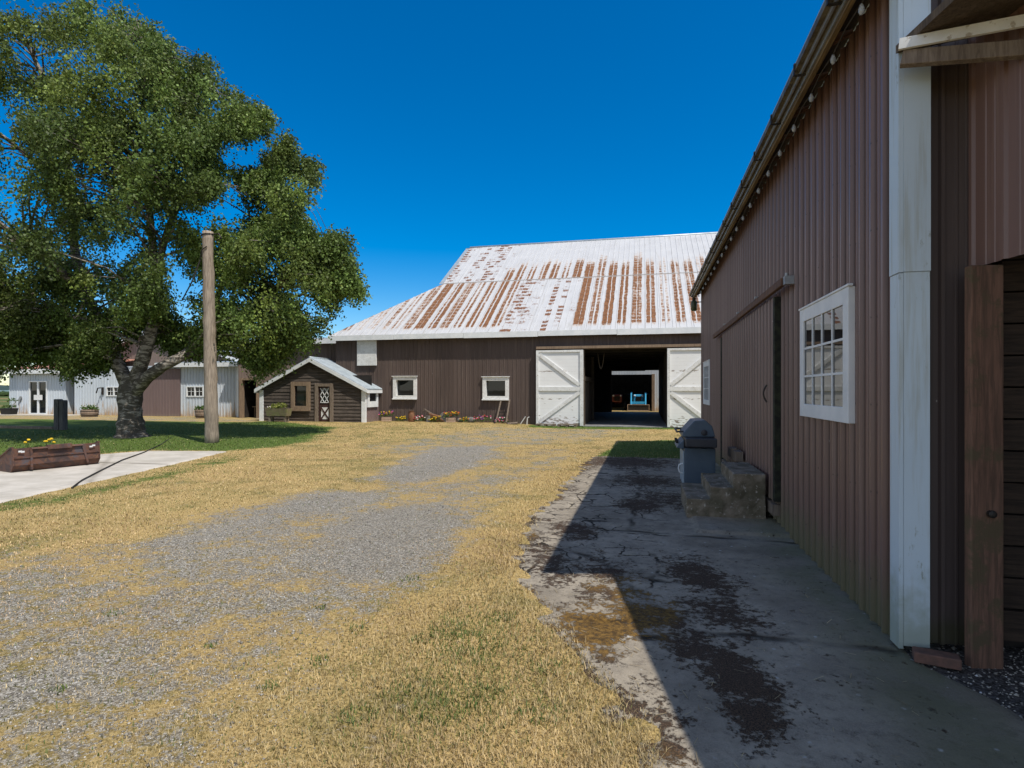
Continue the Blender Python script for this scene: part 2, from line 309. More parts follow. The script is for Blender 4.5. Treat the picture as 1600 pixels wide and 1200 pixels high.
def mat_ground():
    t = NT('drive_and_grass_ground'); P = t.pos()
    big = t.noise(P, 0.22, 5, 0.6); mid = t.noise(P, 1.3, 6, 0.65); sm = t.noise(P, 7.0, 6, 0.7); fin = t.noise(P, 38.0, 5, 0.75)
    vfin = t.noise(P, 130.0, 3, 0.7)
    straw = t.mix(t.step(fin, 0.36, 0.64), (0.22, 0.155, 0.060), (0.55, 0.405, 0.175))
    straw = t.mix(t.math('MULTIPLY', t.step(sm, 0.45, 0.7), 0.6), straw, (0.36, 0.25, 0.10))
    olive = t.mix(t.step(fin, 0.38, 0.62), (0.07, 0.075, 0.018), (0.23, 0.20, 0.065))
    dry = t.mix(t.math('MULTIPLY', t.step(t.math('ADD', mid, t.math('MULTIPLY', big, 0.5)), 0.68, 0.92), 0.7), straw, olive)
    # gravel: crushed stone of mixed grey tones
    cell = t.voro(P, 85.0, out='Color'); cx = t.sep(cell)[0]
    edge = t.voro(P, 85.0, feature='DISTANCE_TO_EDGE')
    grav = t.ramp(cx, [(0.0, (0.11, 0.10, 0.09)), (0.45, (0.29, 0.268, 0.222)), (0.8, (0.42, 0.394, 0.34)), (1.0, (0.58, 0.56, 0.51))])
    grav = t.mix(t.step(edge, 0.06, 0.0), grav, (0.07, 0.062, 0.05))
    grav = t.mix(t.math('MULTIPLY', t.step(sm, 0.45, 0.75), 0.35), grav, (0.26, 0.20, 0.115))
    g = t.attr('gravel')
    gm = t.math('ADD', g, t.math('ADD', t.math('MULTIPLY', t.math('SUBTRACT', mid, 0.5), 1.5), t.math('ADD', t.math('MULTIPLY', t.math('SUBTRACT', sm, 0.5), 1.9), t.math('MULTIPLY', t.math('SUBTRACT', fin, 0.5), 1.6))))
    c = t.mix(t.step(gm, 0.34, 0.60), dry, grav)
    gr = t.attr('green')
    green = t.mix(t.step(fin, 0.35, 0.65), (0.035, 0.065, 0.010), (0.12, 0.18, 0.035))
    green = t.mix(t.math('MULTIPLY', t.step(sm, 0.5, 0.75), 0.35), green, (0.2, 0.19, 0.06))
    em = t.math('ADD', gr, t.math('ADD', t.math('MULTIPLY', t.math('SUBTRACT', mid, 0.5), 0.8), t.math('MULTIPLY', t.math('SUBTRACT', sm, 0.5), 0.7)))
    c = t.mix(t.step(em, 0.36, 0.62), c, green)
    d = t.attr('dirt')
    dirtc = t.mix(t.step(fin, 0.4, 0.62), (0.035, 0.03, 0.026), (0.13, 0.12, 0.115))
    c = t.mix(t.step(t.math('ADD', d, t.math('MULTIPLY', t.math('SUBTRACT', sm, 0.5), 0.6)), 0.4, 0.6), c, dirtc)
    f = t.attr('field')
    fieldc = t.mix(t.step(t.noise(t.scale(P, (0.004, 0.03, 1)), 1.0, 3), 0.45, 0.6), (0.08, 0.11, 0.03), (0.32, 0.2, 0.09))
    c = t.mix(f, c, fieldc)
    h = t.math('ADD', t.math('MULTIPLY', fin, 1.0), t.math('MULTIPLY', edge, t.math('MULTIPLY', g, 2.0)))
    return t.done(t.bsdf(c, 0.95, 0, t.bump(t.math('ADD', h, t.math('MULTIPLY', sm, 0.8)), 0.7, 0.02), 0.15))
M['ground'] = mat_ground()

def mat_pavement():
    t = NT('mossy_cracked_concrete'); P = t.pos(); x, y, z = t.sep(P)
    big = t.noise(P, 0.9, 5, 0.65); mid = t.noise(P, 3.2, 6, 0.7); fin = t.noise(P, 26, 6, 0.75); vf = t.noise(P, 110, 3, 0.7)
    c = t.mix(t.step(mid, 0.3, 0.7), (0.215, 0.190, 0.150), (0.37, 0.325, 0.252))
    mot = t.noise(P, 12.0, 6, 0.75); c = t.mix(t.math('MULTIPLY', t.step(mot, 0.50, 0.66), 0.55), c, (0.10, 0.082, 0.062))
    blo = t.noise(P, 5.2, 6, 0.8); c = t.mix(t.math('MULTIPLY', t.step(blo, 0.58, 0.70), 0.5), c, (0.46, 0.42, 0.36))
    c = t.mix(t.math('MULTIPLY', t.step(vf, 0.4, 0.7), 0.5), c, (0.40, 0.35, 0.30))
    c = t.mix(t.math('MULTIPLY', t.step(big, 0.42, 0.68), 0.55), c, (0.13, 0.11, 0.082))
    grn = t.math('MULTIPLY', t.step(x, 0.75, 1.5), t.step(t.noise(P, 1.6, 4, 0.6), 0.34, 0.6))
    c = t.mix(t.math('MULTIPLY', grn, 0.65), c, (0.115, 0.12, 0.06))
    sp = t.voro(t.scale(P, (1, 1, 1)), 9.0); c = t.mix(t.math('MULTIPLY', t.step(sp, 0.16, 0.05), t.step(mid, 0.5, 0.62)), c, (0.5, 0.5, 0.49))
    pal = t.attr('pale'); c = t.mix(t.math('MULTIPLY', t.step(t.math('ADD', pal, t.math('SUBTRACT', fin, 0.5)), 0.45, 0.75), 0.65), c, (0.52, 0.52, 0.50))
    # cracks
    wob = t.noise(P, 2.4, 4, 0.6, col=True)
    wp = t.n('ShaderNodeVectorMath', operation='MULTIPLY_ADD'); t.put(wp.inputs[0], wob); wp.inputs[1].default_value = (0.35, 0.35, 0); t.put(wp.inputs[2], P)
    cr = t.voro(wp.outputs[0], 1.25, feature='DISTANCE_TO_EDGE'); cr2 = t.voro(wp.outputs[0], 2.9, feature='DISTANCE_TO_EDGE')
    cm = t.attr('crack')
    brk = t.step(t.noise(P, 1.9, 4, 0.6), 0.46, 0.6)
    crk = t.math('MULTIPLY', t.math('MULTIPLY', t.step(cr, 0.028, 0.008), t.step(cm, 0.2, 0.45)), brk)
    crk2 = t.math('MULTIPLY', t.math('MULTIPLY', t.step(cr2, 0.035, 0.01), t.step(cm, 0.6, 0.8)), t.step(t.noise(P, 2.7, 4, 0.6), 0.43, 0.55))
    j = t.attr('joint')
    line = t.math('MAXIMUM', t.math('MAXIMUM', crk, crk2), j)
    c = t.mix(line, c, (0.025, 0.02, 0.014))
    # moss
    mo = t.math('ADD', t.attr('moss'), t.math('ADD', t.math('MULTIPLY', t.math('SUBTRACT', blo, 0.5), 3.0), t.math('MULTIPLY', t.math('SUBTRACT', fin, 0.5), 2.7)))
    mossc = t.mix(t.step(vf, 0.4, 0.62), (0.018, 0.012, 0.009), (0.115, 0.068, 0.040))
    gold = t.mix(t.step(fin, 0.4, 0.65), (0.065, 0.035, 0.008), (0.24, 0.135, 0.028))
    mossc = t.mix(t.step(t.attr('gold'), 0.3, 0.6), mossc, gold)
    mk = t.step(mo, 0.40, 0.70)
    c = t.mix(t.math('MULTIPLY', mk, 0.95), c, mossc)
    h = t.math('ADD', t.math('MULTIPLY', fin, 0.6), t.math('SUBTRACT', t.math('MULTIPLY', mk, t.math('ADD', 0.4, vf)), t.math('MULTIPLY', line, 1.0)))
    return t.done(t.bsdf(c, 0.9, 0, t.bump(h, 0.7, 0.02), 0.25))
M['pavement'] = mat_pavement()

def mat_slab():
    t = NT('pale_broom_concrete'); P = t.pos()
    c = t.mix(t.step(t.noise(P, 1.6, 6, 0.65), 0.35, 0.7), (0.40, 0.37, 0.32), (0.53, 0.495, 0.44))
    c = t.mix(t.math('MULTIPLY', t.step(t.noise(t.scale(P, (1, 0.25, 1)), 2.6, 5, 0.7), 0.55, 0.75), 0.4), c, (0.27, 0.255, 0.225))
    c = t.mix(t.attr('joint'), c, (0.09, 0.075, 0.05))
    return t.done(t.bsdf(c, 0.88, 0, t.bump(t.noise(P, 45, 4, 0.7), 0.25, 0.006), 0.2))
M['slab'] = mat_slab()

def mat_rusty_steel():
    t = NT('rusty_bucket_steel'); P = t.pos()
    a = t.noise(P, 3.0, 6, 0.7, 0.5); b = t.noise(P, 13, 5, 0.7)
    c = t.ramp(a, [(0.3, (0.045, 0.035, 0.036)), (0.45, (0.085, 0.056, 0.05)), (0.55, (0.15, 0.075, 0.05)), (0.66, (0.10, 0.09, 0.10))])
    c = t.mix(t.math('MULTIPLY', t.step(b, 0.6, 0.7), 0.6), c, (0.27, 0.15, 0.06))
    return t.done(t.bsdf(c, 0.7, 0.35, t.bump(b, 0.3, 0.008), 0.3))
M['rusty_steel'] = mat_rusty_steel()

def mat_peeling():
    t = NT('peeling_white_boards'); P = t.pos(); x, y, z = t.sep(P)
    rows = t.math('FRACT', t.math('MULTIPLY', z, 6.2)); line = t.step(t.math('ABSOLUTE', t.math('SUBTRACT', rows, 0.5)), 0.47, 0.495)
    n = t.noise(t.scale(P, (1, 1, 4)), 3.2, 6, 0.7)
    c = t.mix(t.noise(P, 2.0, 4), (0.80, 0.81, 0.81), (0.70, 0.71, 0.71))
    c = t.mix(t.math('MULTIPLY', line, 0.35), c, (0.4, 0.38, 0.34))
    seam = t.math('MINIMUM', t.math('ABSOLUTE', t.math('SUBTRACT', z, 2.52)), t.math('ABSOLUTE', t.math('SUBTRACT', z, 1.28)))
    wear = t.math('ADD', n, t.math('MULTIPLY', t.step(seam, 0.10, 0.0), 0.16))
    wear = t.math('ADD', wear, t.math('MULTIPLY', t.step(z, 0.75, 0.15), 0.16))
    c = t.mix(t.step(wear, 0.64, 0.72), c, (0.24, 0.20, 0.165))
    return t.done(t.bsdf(c, 0.7, 0, t.bump(t.math('SUBTRACT', n, line), 0.3, 0.006), 0.2))
M['peeling'] = mat_peeling()
M['water'] = mat_plain('far_water', (0.10, 0.16, 0.2), (0.09, 0.14, 0.18), 0.02, 0.15, bump=0.05)
M['hill'] = mat_plain('forested_hill', (0.04, 0.065, 0.05), (0.03, 0.05, 0.04), 0.01, 0.9)

# ------------------------------------------------------------------ mesh helpers
ORIG = {}
def world_loc(o): return ORIG.get(o.name, Vector((0, 0, 0))) if o is not None else Vector((0, 0, 0))
def tag(o, label=None, cat=None, group=None, kind=None):
    if label: o['label'] = label
    if cat: o['category'] = cat
    if group: o['group'] = group
    if kind: o['kind'] = kind
    return o
def thing(name, label, cat, loc=(0, 0, 0), group=None):
    o = bpy.data.objects.new(name, None); COL.objects.link(o); o.location = loc; o.empty_display_size = 0.2
    ORIG[o.name] = Vector(loc); return tag(o, label, cat, group)

class MB:
    def __init__(s): s.v = []; s.f = []; s.mi = []; s.cur = 0
    def face(s, pts):
        i = len(s.v); s.v += [tuple(p) for p in pts]; s.f.append(tuple(range(i, i + len(pts)))); s.mi.append(s.cur)
    def hexa(s, b, t):
        i = len(s.v); s.v += [tuple(p) for p in b] + [tuple(p) for p in t]; n = len(b)
        s.f.append(tuple(i + k for k in reversed(range(n)))); s.f.append(tuple(i + n + k for k in range(n)))
        for k in range(n): s.f.append((i + k, i + (k + 1) % n, i + n + (k + 1) % n, i + n + k))
        s.mi += [s.cur] * (n + 2)
    def box(s, x0, x1, y0, y1, z0, z1):
        s.hexa([(x0, y0, z0), (x1, y0, z0), (x1, y1, z0), (x0, y1, z0)], [(x0, y0, z1), (x1, y0, z1), (x1, y1, z1), (x0, y1, z1)])
    def obox(s, c, u, v, w):
        c, u, v, w = Vector(c), Vector(u), Vector(v), Vector(w)
        s.hexa([c - u - v - w, c + u - v - w, c + u + v - w, c - u + v - w], [c - u - v + w, c + u - v + w, c + u + v + w, c - u + v + w])
    def bar(s, p, q, w, h, side=None):
        p, q = Vector(p), Vector(q); d = q - p
        sv = Vector(side) if side is not None else Vector((0, 0, 1)).cross(d)
        if sv.length < 1e-6: sv = Vector((1, 0, 0))
        sv = sv - d * (sv.dot(d) / d.length_squared); sv.normalize(); up = d.cross(sv).normalized()
        s.obox((p + q) / 2, d / 2, sv * (w / 2), up * (h / 2))
    def prism(s, pts, ext):
        e = Vector(ext); s.hexa([Vector(p) for p in pts], [Vector(p) + e for p in pts])
    def tube(s, pts, rad, n=8, cap=True, wob=0.0):
        pts = [Vector(p) for p in pts]
        if not isinstance(rad, (list, tuple)): rad = [rad] * len(pts)
        base = len(s.v); ref = Vector((0.31, 0.95, 0.05))
        for i, p in enumerate(pts):
            d = (pts[min(i + 1, len(pts) - 1)] - pts[max(i - 1, 0)]).normalized()
            a = d.cross(ref)
            if a.length < 0.05: a = d.cross(Vector((1, 0, 0)))
            a.normalize(); b = d.cross(a)
            for k in range(n):
                th = 2 * math.pi * k / n; r = rad[i] * (1 + wob * random.uniform(-1, 1))
                s.v.append(tuple(p + (a * math.cos(th) + b * math.sin(th)) * r))
        for i in range(len(pts) - 1):
            for k in range(n):
                o = base + i * n
                s.f.append((o + k, o + (k + 1) % n, o + n + (k + 1) % n, o + n + k)); s.mi.append(s.cur)
        if cap:
            s.f.append(tuple(base + k for k in reversed(range(n)))); s.f.append(tuple(base + (len(pts) - 1) * n + k for k in range(n))); s.mi += [s.cur] * 2
    def lathe(s, c, prof, n=16, axis='z'):
        c = Vector(c); base = len(s.v)
        for r, h in prof:
            for k in range(n):
                th = 2 * math.pi * k / n; a, b = r * math.cos(th), r * math.sin(th)
                s.v.append(tuple(c + (Vector((a, b, h)) if axis == 'z' else Vector((h, a, b)) if axis == 'x' else Vector((a, h, b)))))
        for i in range(len(prof) - 1):
            for k in range(n):
                o = base + i * n
                s.f.append((o + k, o + (k + 1) % n, o + n + (k + 1) % n, o + n + k)); s.mi.append(s.cur)
        s.f.append(tuple(base + k for k in reversed(range(n)))); s.f.append(tuple(base + (len(prof) - 1) * n + k for k in range(n))); s.mi += [s.cur] * 2
    def blob(s, c, r, sc=(1, 1, 1), jit=0.12, n=8, m=5):
        c = Vector(c); base = len(s.v)
        s.v.append((c.x, c.y, c.z - r * sc[2]))
        for i in range(1, m):
            ph = -math.pi / 2 + math.pi * i / m
            for k in range(n):
                th = 2 * math.pi * k / n; q = r * (1 + random.uniform(-jit, jit))
                s.v.append((c.x + q * sc[0] * math.cos(ph) * math.cos(th), c.y + q * sc[1] * math.cos(ph) * math.sin(th), c.z + q * sc[2] * math.sin(ph)))
        s.v.append((c.x, c.y, c.z + r * sc[2])); top = len(s.v) - 1
        for k in range(n): s.f.append((base, base + 1 + (k + 1) % n, base + 1 + k)); s.mi.append(s.cur)
        for i in range(m - 2):
            for k in range(n):
                o = base + 1 + i * n; s.f.append((o + k, o + (k + 1) % n, o + n + (k + 1) % n, o + n + k)); s.mi.append(s.cur)
        o = base + 1 + (m - 2) * n
        for k in range(n): s.f.append((o + k, o + (k + 1) % n, top)); s.mi.append(s.cur)
    def build(s, name, mat, parent=None, smooth=False, bevel=0.0, org=None):
        me = bpy.data.meshes.new(name); off = Vector(org) if org is not None else world_loc(parent)
        me.from_pydata([(a - off.x, b - off.y, c - off.z) for a, b, c in s.v], [], s.f)
        mats = mat if isinstance(mat, list) else [mat]
        for m in mats: me.materials.append(m)
        if len(mats) > 1: me.polygons.foreach_set('material_index', s.mi)
        bm = bmesh.new(); bm.from_mesh(me); bmesh.ops.recalc_face_normals(bm, faces=bm.faces); bm.to_mesh(me); bm.free()
        if smooth: me.polygons.foreach_set('use_smooth', [True] * len(me.polygons))
        o = bpy.data.objects.new(name, me); COL.objects.link(o)
        if parent is not None: o.parent = parent; o.location = off - world_loc(parent); ORIG[o.name] = off
        else: o.location = off; ORIG[o.name] = off
        if bevel:
            b = o.modifiers.new('bevel', 'BEVEL'); b.width = bevel; b.segments = 2; b.limit_method = 'ANGLE'; b.angle_limit = R(40)
        return o

def big_mesh(name, verts, faces, mat, tint=None, parent=None, attrs=None, org=(0, 0, 0)):
    verts = np.asarray(verts, np.float32) - np.asarray(org, np.float32); faces = np.asarray(faces, np.int32); k = faces.shape[1]
    me = bpy.data.meshes.new(name)
    me.vertices.add(len(verts)); me.vertices.foreach_set('co', verts.ravel())
    me.loops.add(faces.size); me.loops.foreach_set('vertex_index', faces.ravel())
    me.polygons.add(len(faces)); me.polygons.foreach_set('loop_start', np.arange(0, faces.size, k, dtype=np.int32))
    try: me.polygons.foreach_set('loop_total', np.full(len(faces), k, np.int32))
    except Exception: pass
    if tint is not None:
        a = me.attributes.new('tint', 'FLOAT_COLOR', 'POINT'); c = np.ones((len(verts), 4), np.float32); c[:, :3] = tint; a.data.foreach_set('color', c.ravel())
    for nm, val in (attrs or {}).items():
        a = me.attributes.new(nm, 'FLOAT', 'POINT'); a.data.foreach_set('value', np.asarray(val, np.float32))
    me.materials.append(mat); me.update(calc_edges=True); me.validate()
    o = bpy.data.objects.new(name, me); COL.objects.link(o); o.location = org
    if parent is not None: o.parent = parent; o.location = Vector(org) - world_loc(parent)
    ORIG[o.name] = Vector(org)
    return o

PROF = [(0.0, 0.0), (0.010, 0.020), (0.030, 0.020), (0.040, 0.0), (0.092, 0.0), (0.097, 0.005), (0.109, 0.005), (0.114, 0.0), (0.150, 0.0), (0.155, 0.005), (0.167, 0.005), (0.172, 0.0)]
def siding(mb, P0, P1, n, z0, z1, holes=(), pitch=0.21, k=1.0, prof=PROF, brk=()):
    """ribbed upright sheets from plan point P0 to P1 facing n; z1 is a height or a function of the distance run; holes (s0, s1, zlo, zhi)"""
    P0, P1, n = Vector((*P0[:2], 0)), Vector((*P1[:2], 0)), Vector((*n[:2], 0)).normalized()
    e = P1 - P0; L = e.length; e.normalize(); zf = z1 if callable(z1) else (lambda s: z1)
    zb = z0 if callable(z0) else (lambda s: z0)
    S = []
    i = 0
    while i * pitch < L:
        for a, d in prof:
            q = i * pitch + a * pitch / 0.21
            if q < L: S.append((q, d * k))
        i += 1
    S.append((L, 0.0))
    def dep(q):
        for (a, da), (b, db) in zip(S, S[1:]):
            if a <= q <= b: return da + (db - da) * (q - a) / max(b - a, 1e-9)
        return 0.0
    for q in [x for h in holes for x in h[:2]] + list(brk):
        if 0 < q < L: S.append((q, dep(q)))
        S.sort()
    for (a, da), (b, db) in zip(S, S[1:]):
        if b - a < 1e-7: continue
        m = (a + b) / 2; segs = [(zb(a), zf(a), zb(b), zf(b))]
        for h in holes:
            if h[0] <= m <= h[1]:
                new = []
                for lo, hi, lo2, hi2 in segs:
                    if h[2] > lo + 1e-4: new.append((lo, min(h[2], hi), lo2, min(h[2], hi2)))
                    if h[3] < hi - 1e-4: new.append((max(h[3], lo), hi, max(h[3], lo2), hi2))
                segs = new
        pa, pb = P0 + e * a + n * da, P0 + e * b + n * db
        for lo, hi, lo2, hi2 in segs:
            mb.face([(pa.x, pa.y, lo), (pb.x, pb.y, lo2), (pb.x, pb.y, hi2), (pa.x, pa.y, hi)])

def poly_sd(poly, x, y):
    """signed distance to a plan polygon, positive inside"""
    poly = np.asarray(poly, float); d = np.full(x.shape, 1e9); ins = np.zeros(x.shape, bool)
    for (x0, y0), (x1, y1) in zip(poly, np.roll(poly, -1, 0)):
        ex, ey = x1 - x0, y1 - y0; t = np.clip(((x - x0) * ex + (y - y0) * ey) / (ex * ex + ey * ey + 1e-12), 0, 1)
        d = np.minimum(d, np.hypot(x - x0 - t * ex, y - y0 - t * ey))
        c = ((y0 > y) != (y1 > y)) & (x < (x1 - x0) * (y - y0) / (y1 - y0 + 1e-12) + x0); ins ^= c
    return np.where(ins, d, -d)
def seg_d(p, q, x, y):
    ex, ey = q[0] - p[0], q[1] - p[1]; t = np.clip(((x - p[0]) * ex + (y - p[1]) * ey) / (ex * ex + ey * ey + 1e-12), 0, 1)
    return np.hypot(x - p[0] - t * ex, y - p[1] - t * ey)
G = lambda pts: [gp(*p) for p in pts]
# ------------------------------------------------------------------ ground
def grow(a, step, f, lim):
    out = []; x = a
    while abs(x) < lim: x += step; out.append(x); step *= f
    return out
xs = np.array(sorted(grow(-46, -0.4, 1.35, 6000)) + list(np.arange(-46, -14, 0.25)) + list(np.arange(-14, 4.001, 0.11)) + grow(4.0, 0.4, 1.35, 6000))
ys = np.array(sorted(grow(-3, -0.4, 1.35, 3000)) + list(np.arange(-3, 18, 0.11)) + list(np.arange(18, 30.01, 0.2)) + grow(30.0, 0.4, 1.3, 7000))
GX, GY = np.meshgrid(xs, ys); gx, gy = GX.ravel(), GY.ravel()
GRAVEL = [
 ([(575, 748), (620, 722), (700, 700), (760, 698), (775, 708), (720, 735), (640, 752)], .78, .6),
 ([(500, 770), (640, 760), (760, 745), (830, 722), (880, 702), (900, 712), (800, 765), (740, 815), (700, 870), (640, 920), (560, 940), (440, 900), (420, 850), (450, 800)], .47, .8),
 ([(560, 800), (640, 790), (740, 800), (720, 850), (640, 900), (560, 890), (520, 850)], .42, .5),
 ([(-300, 900), (150, 850), (430, 840), (560, 930), (530, 1000), (470, 1060), (430, 1133), (400, 1250), (-600, 1400)], .49, .9),
 ([(300, 805), (480, 768), (570, 772), (430, 835), (240, 860)], .52, .5),
 ([(560, 700), (760, 671), (950, 667), (1010, 671), (900, 692), (740, 702), (640, 716)], .40, .8),
 ([(540, 760), (640, 735), (800, 700), (880, 700), (760, 745), (640, 765)], .22, .5)]
GREEN = [
 ([(-500, 660), (100, 657), (420, 660), (520, 672), (490, 690), (430, 699), (355, 705), (230, 704), (160, 709), (0, 720), (-500, 760)], .82, .8),
 ([(-50, 792), (110, 768), (250, 735), (345, 712), (395, 706), (375, 720), (260, 750), (120, 785), (-50, 812)], .46, .35),
 ([(955, 702), (968, 690), (1090, 687), (1095, 719), (925, 719)], 1.1, .3),
 ([(820, 665.5), (1110, 665.5), (1110, 672), (830, 669)], .7, .4),
 ([(690, 960), (760, 940), (830, 970), (850, 1050), (790, 1133), (650, 1150), (640, 1040)], .38, .25),
 ([(500, 672), (900, 667), (1000, 668), (900, 686), (640, 694), (540, 690)], .30, 1.2)]
def field(defs, x, y):
    o = np.zeros(x.shape)
    for poly, w, soft in defs: o += w * sstep(-soft, soft, poly_sd(G(poly), x, y))
    return o
near = (np.abs(gx) < 60) & (gy < 40) & (gy > -6)
def masks(x, y):
    g = field(GRAVEL, x, y); e = field(GREEN, x, y)
    apron = sstep(23.0, 24.0, y) * sstep(27.6, 26.8, y) * sstep(-17, -20, x)          # bare strip along the sheds
    g = np.clip(g + apron * 0.35, 0, 1); e = e * (1 - apron)
    d = sstep(-0.2, 0.05, poly_sd([(1.55, 4.4), (1.62, 3.85), (2.1, 2.3), (2.6, -2), (8, -2), (8, 4.4)], x, y)) * 0.9
    return g, e, d
gv, ev, dv = np.zeros(gx.shape), np.zeros(gx.shape), np.zeros(gx.shape)
gv[near], ev[near], dv[near] = masks(gx[near], gy[near])
fv = sstep(50, 70, np.hypot(gx, gy))
NX = len(xs); I = np.arange(NX * len(ys)).reshape(len(ys), NX)
Fq = np.stack([I[:-1, :-1], I[:-1, 1:], I[1:, 1:], I[1:, :-1]], -1).reshape(-1, 4)
Z = gz(gx, gy) * sstep(90, 40, np.hypot(gx, gy))
gro = big_mesh('ground', np.stack([gx, gy, Z], 1), Fq, M['ground'], attrs=dict(gravel=gv, green=ev, dirt=dv, field=fv))
gro.data.polygons.foreach_set('use_smooth', [True] * len(gro.data.polygons))
tag(gro, 'dry straw coloured grass and worn gravel yard running up to the barns', 'ground', kind='structure')

# concrete apron along the metal barn
PAV = G([(925, 713), (905, 735), (880, 765), (838, 803), (822, 840), (805, 875), (806, 905), (850, 960), (900, 1020), (955, 1085), (1000, 1150), (1040, 1300)]) + [(0.1, -1.2), (2.9, -1.2), (2.6, 0.6), (2.22, 2.3), (1.80, 3.55), (1.60, 3.95), (1.62, 4.25), (1.62, 14.3)]
px_, py_ = np.arange(-2.3, 3.0, 0.035), np.arange(-1.5, 15.0, 0.035)
PX, PY = np.meshgrid(px_, py_); qx, qy = PX.ravel(), PY.ravel()
sd = poly_sd(PAV, qx, qy)
wob = 0.10 * np.sin(qx * 9.1 + 2 * np.sin(qy * 5.3)) * np.sin(qy * 7.7 + 1.3) + 0.05 * np.sin(qx * 23 + qy * 17)
sdw = np.where(qx < 1.2, sd + wob, sd)
pz = 0.014 * sstep(-0.03, 0.05, sdw) + np.where(sdw < 0, sdw * 0.25, 0) - 0.004
pz += 0.03 * sstep(0.55, 0.62, qx) * sstep(6.85, 6.90, qy) * sstep(9.5, 9.45, qy)      # raised pad under the steps
def blobs(defs, x, y):
    o = np.zeros(x.shape)
    for a, b, rx, ry, rot, w in defs:
        c, s = math.cos(R(rot)), math.sin(R(rot)); u = (x - a) * c + (y - b) * s; v = -(x - a) * s + (y - b) * c
        o = np.maximum(o, w * np.clip(1.25 - np.hypot(u / rx, v / ry), 0, 1))
    return o
def pb(defs):
    out = []
    for X_, Y_, wpx, hpx, w in defs:
        a = gp(X_, Y_); b = gp(X_ + wpx, Y_); c = gp(X_, Y_ - hpx); d = gp(X_, Y_ + hpx)
        out.append((a[0], a[1], math.dist(a, b), math.dist(c, d) / 2, -math.degrees(YAW) * -1, w))
    return out
moss = blobs(pb([(960, 935, 70, 34, .72), (1000, 965, 60, 30, .95), (905, 975, 45, 40, .8), (870, 905, 40, 22, .7), (1075, 940, 50, 18, .6), (835, 850, 30, 30, .6), (1090, 900, 60, 40, 0.90), (1130, 960, 70, 40, 0.80), (1150, 1060, 70, 60, 1.09), (1080, 1010, 60, 40, 0.90), (1180, 1120, 60, 50, 1.01), (1040, 965, 50, 25, 0.87), (945, 900, 70, 45, 0.61),
                 (940, 985, 75, 36, 1.10), (1000, 790, 45, 14, 1.04), (1040, 780, 60, 20, 0.72), (900, 830, 45, 20, 0.87), (1010, 752, 70, 14, 0.87), (880, 722, 90, 12, 0.90), (980, 722, 90, 12, 1.01), (860, 880, 45, 40, 0.72), (1000, 1130, 60, 30, 0.51), (880, 1010, 40, 60, 0.65), (920, 1060, 30, 60, 0.65)]), qx, qy)
edge_m = sstep(.42, .02, sdw) * sstep(1.0, .4, qx); moss = np.maximum(moss, edge_m * .62 * (.55 + .45 * np.sin(qy * 2.3 + 1.1 * np.sin(qy * 5.1))))
gold = blobs(pb([(950, 980, 110, 55, 1.0), (1010, 945, 60, 40, 1.0), (1000, 930, 60, 45, .8), (930, 915, 60, 25, .5), (840, 800, 40, 30, .35), (860, 760, 60, 30, .3)]), qx, qy)
gold = np.maximum(gold, edge_m * (.25 + .35 * np.sin(qy * 3.1 + .6)))
pale = blobs(pb([(1040, 955, 40, 14, .5), (1085, 985, 40, 12, .5), (1010, 985, 40, 10, .4), (1120, 900, 60, 30, .25), (1250, 1040, 90, 60, .35), (1120, 1060, 50, 40, .4), (1130, 1120, 40, 40, .35)]), qx, qy)
crack = sstep(0.2, -0.4, qx - 0.25) * sstep(4.6, 5.3, qy) * 0.9 + sstep(9.0, 10.5, qy) * 0.3 + 0.12
def joint(pts, w=0.013):
    d = np.full(qx.shape, 9.0)
    for p, q in zip(pts, pts[1:]): d = np.minimum(d, seg_d(p, q, qx + 0.02 * np.sin(qy * 13), qy + 0.015 * np.sin(qx * 17)))
    return sstep(w * 4.2, w, d) * (.6 + .4 * np.sin(qx * 7 + 3 * np.sin(qy * 5)))
jn = np.maximum.reduce([joint(G([(820, 815), (880, 823), (1070, 838), (1245, 850)])), joint(G([(1000, 1000), (1090, 990), (1200, 998), (1400, 1020)])),
                        joint(G([(855, 893), (960, 893)])), joint(G([(890, 967), (1000, 975)])), joint(G([(985, 700), (1000, 760), (985, 830)]), .011),
                        joint(G([(885, 860), (945, 880), (1000, 930), (1090, 990)]), .012)])
Ip = np.arange(qx.size).reshape(len(py_), len(px_))
Fp = np.stack([Ip[:-1, :-1], Ip[:-1, 1:], Ip[1:, 1:], Ip[1:, :-1]], -1).reshape(-1, 4)
Fp = Fp[(sdw[Fp] > -0.12).any(1)]
pav = big_mesh('pavement', np.stack([qx, qy, pz], 1), Fp, M['pavement'], attrs=dict(moss=moss, gold=gold, pale=pale, crack=crack, joint=jn))
pav.data.polygons.foreach_set('use_smooth', [True] * len(pav.data.polygons))
tag(pav, 'cracked grey concrete apron with dark and golden moss beside the metal barn', 'pavement', kind='structure')

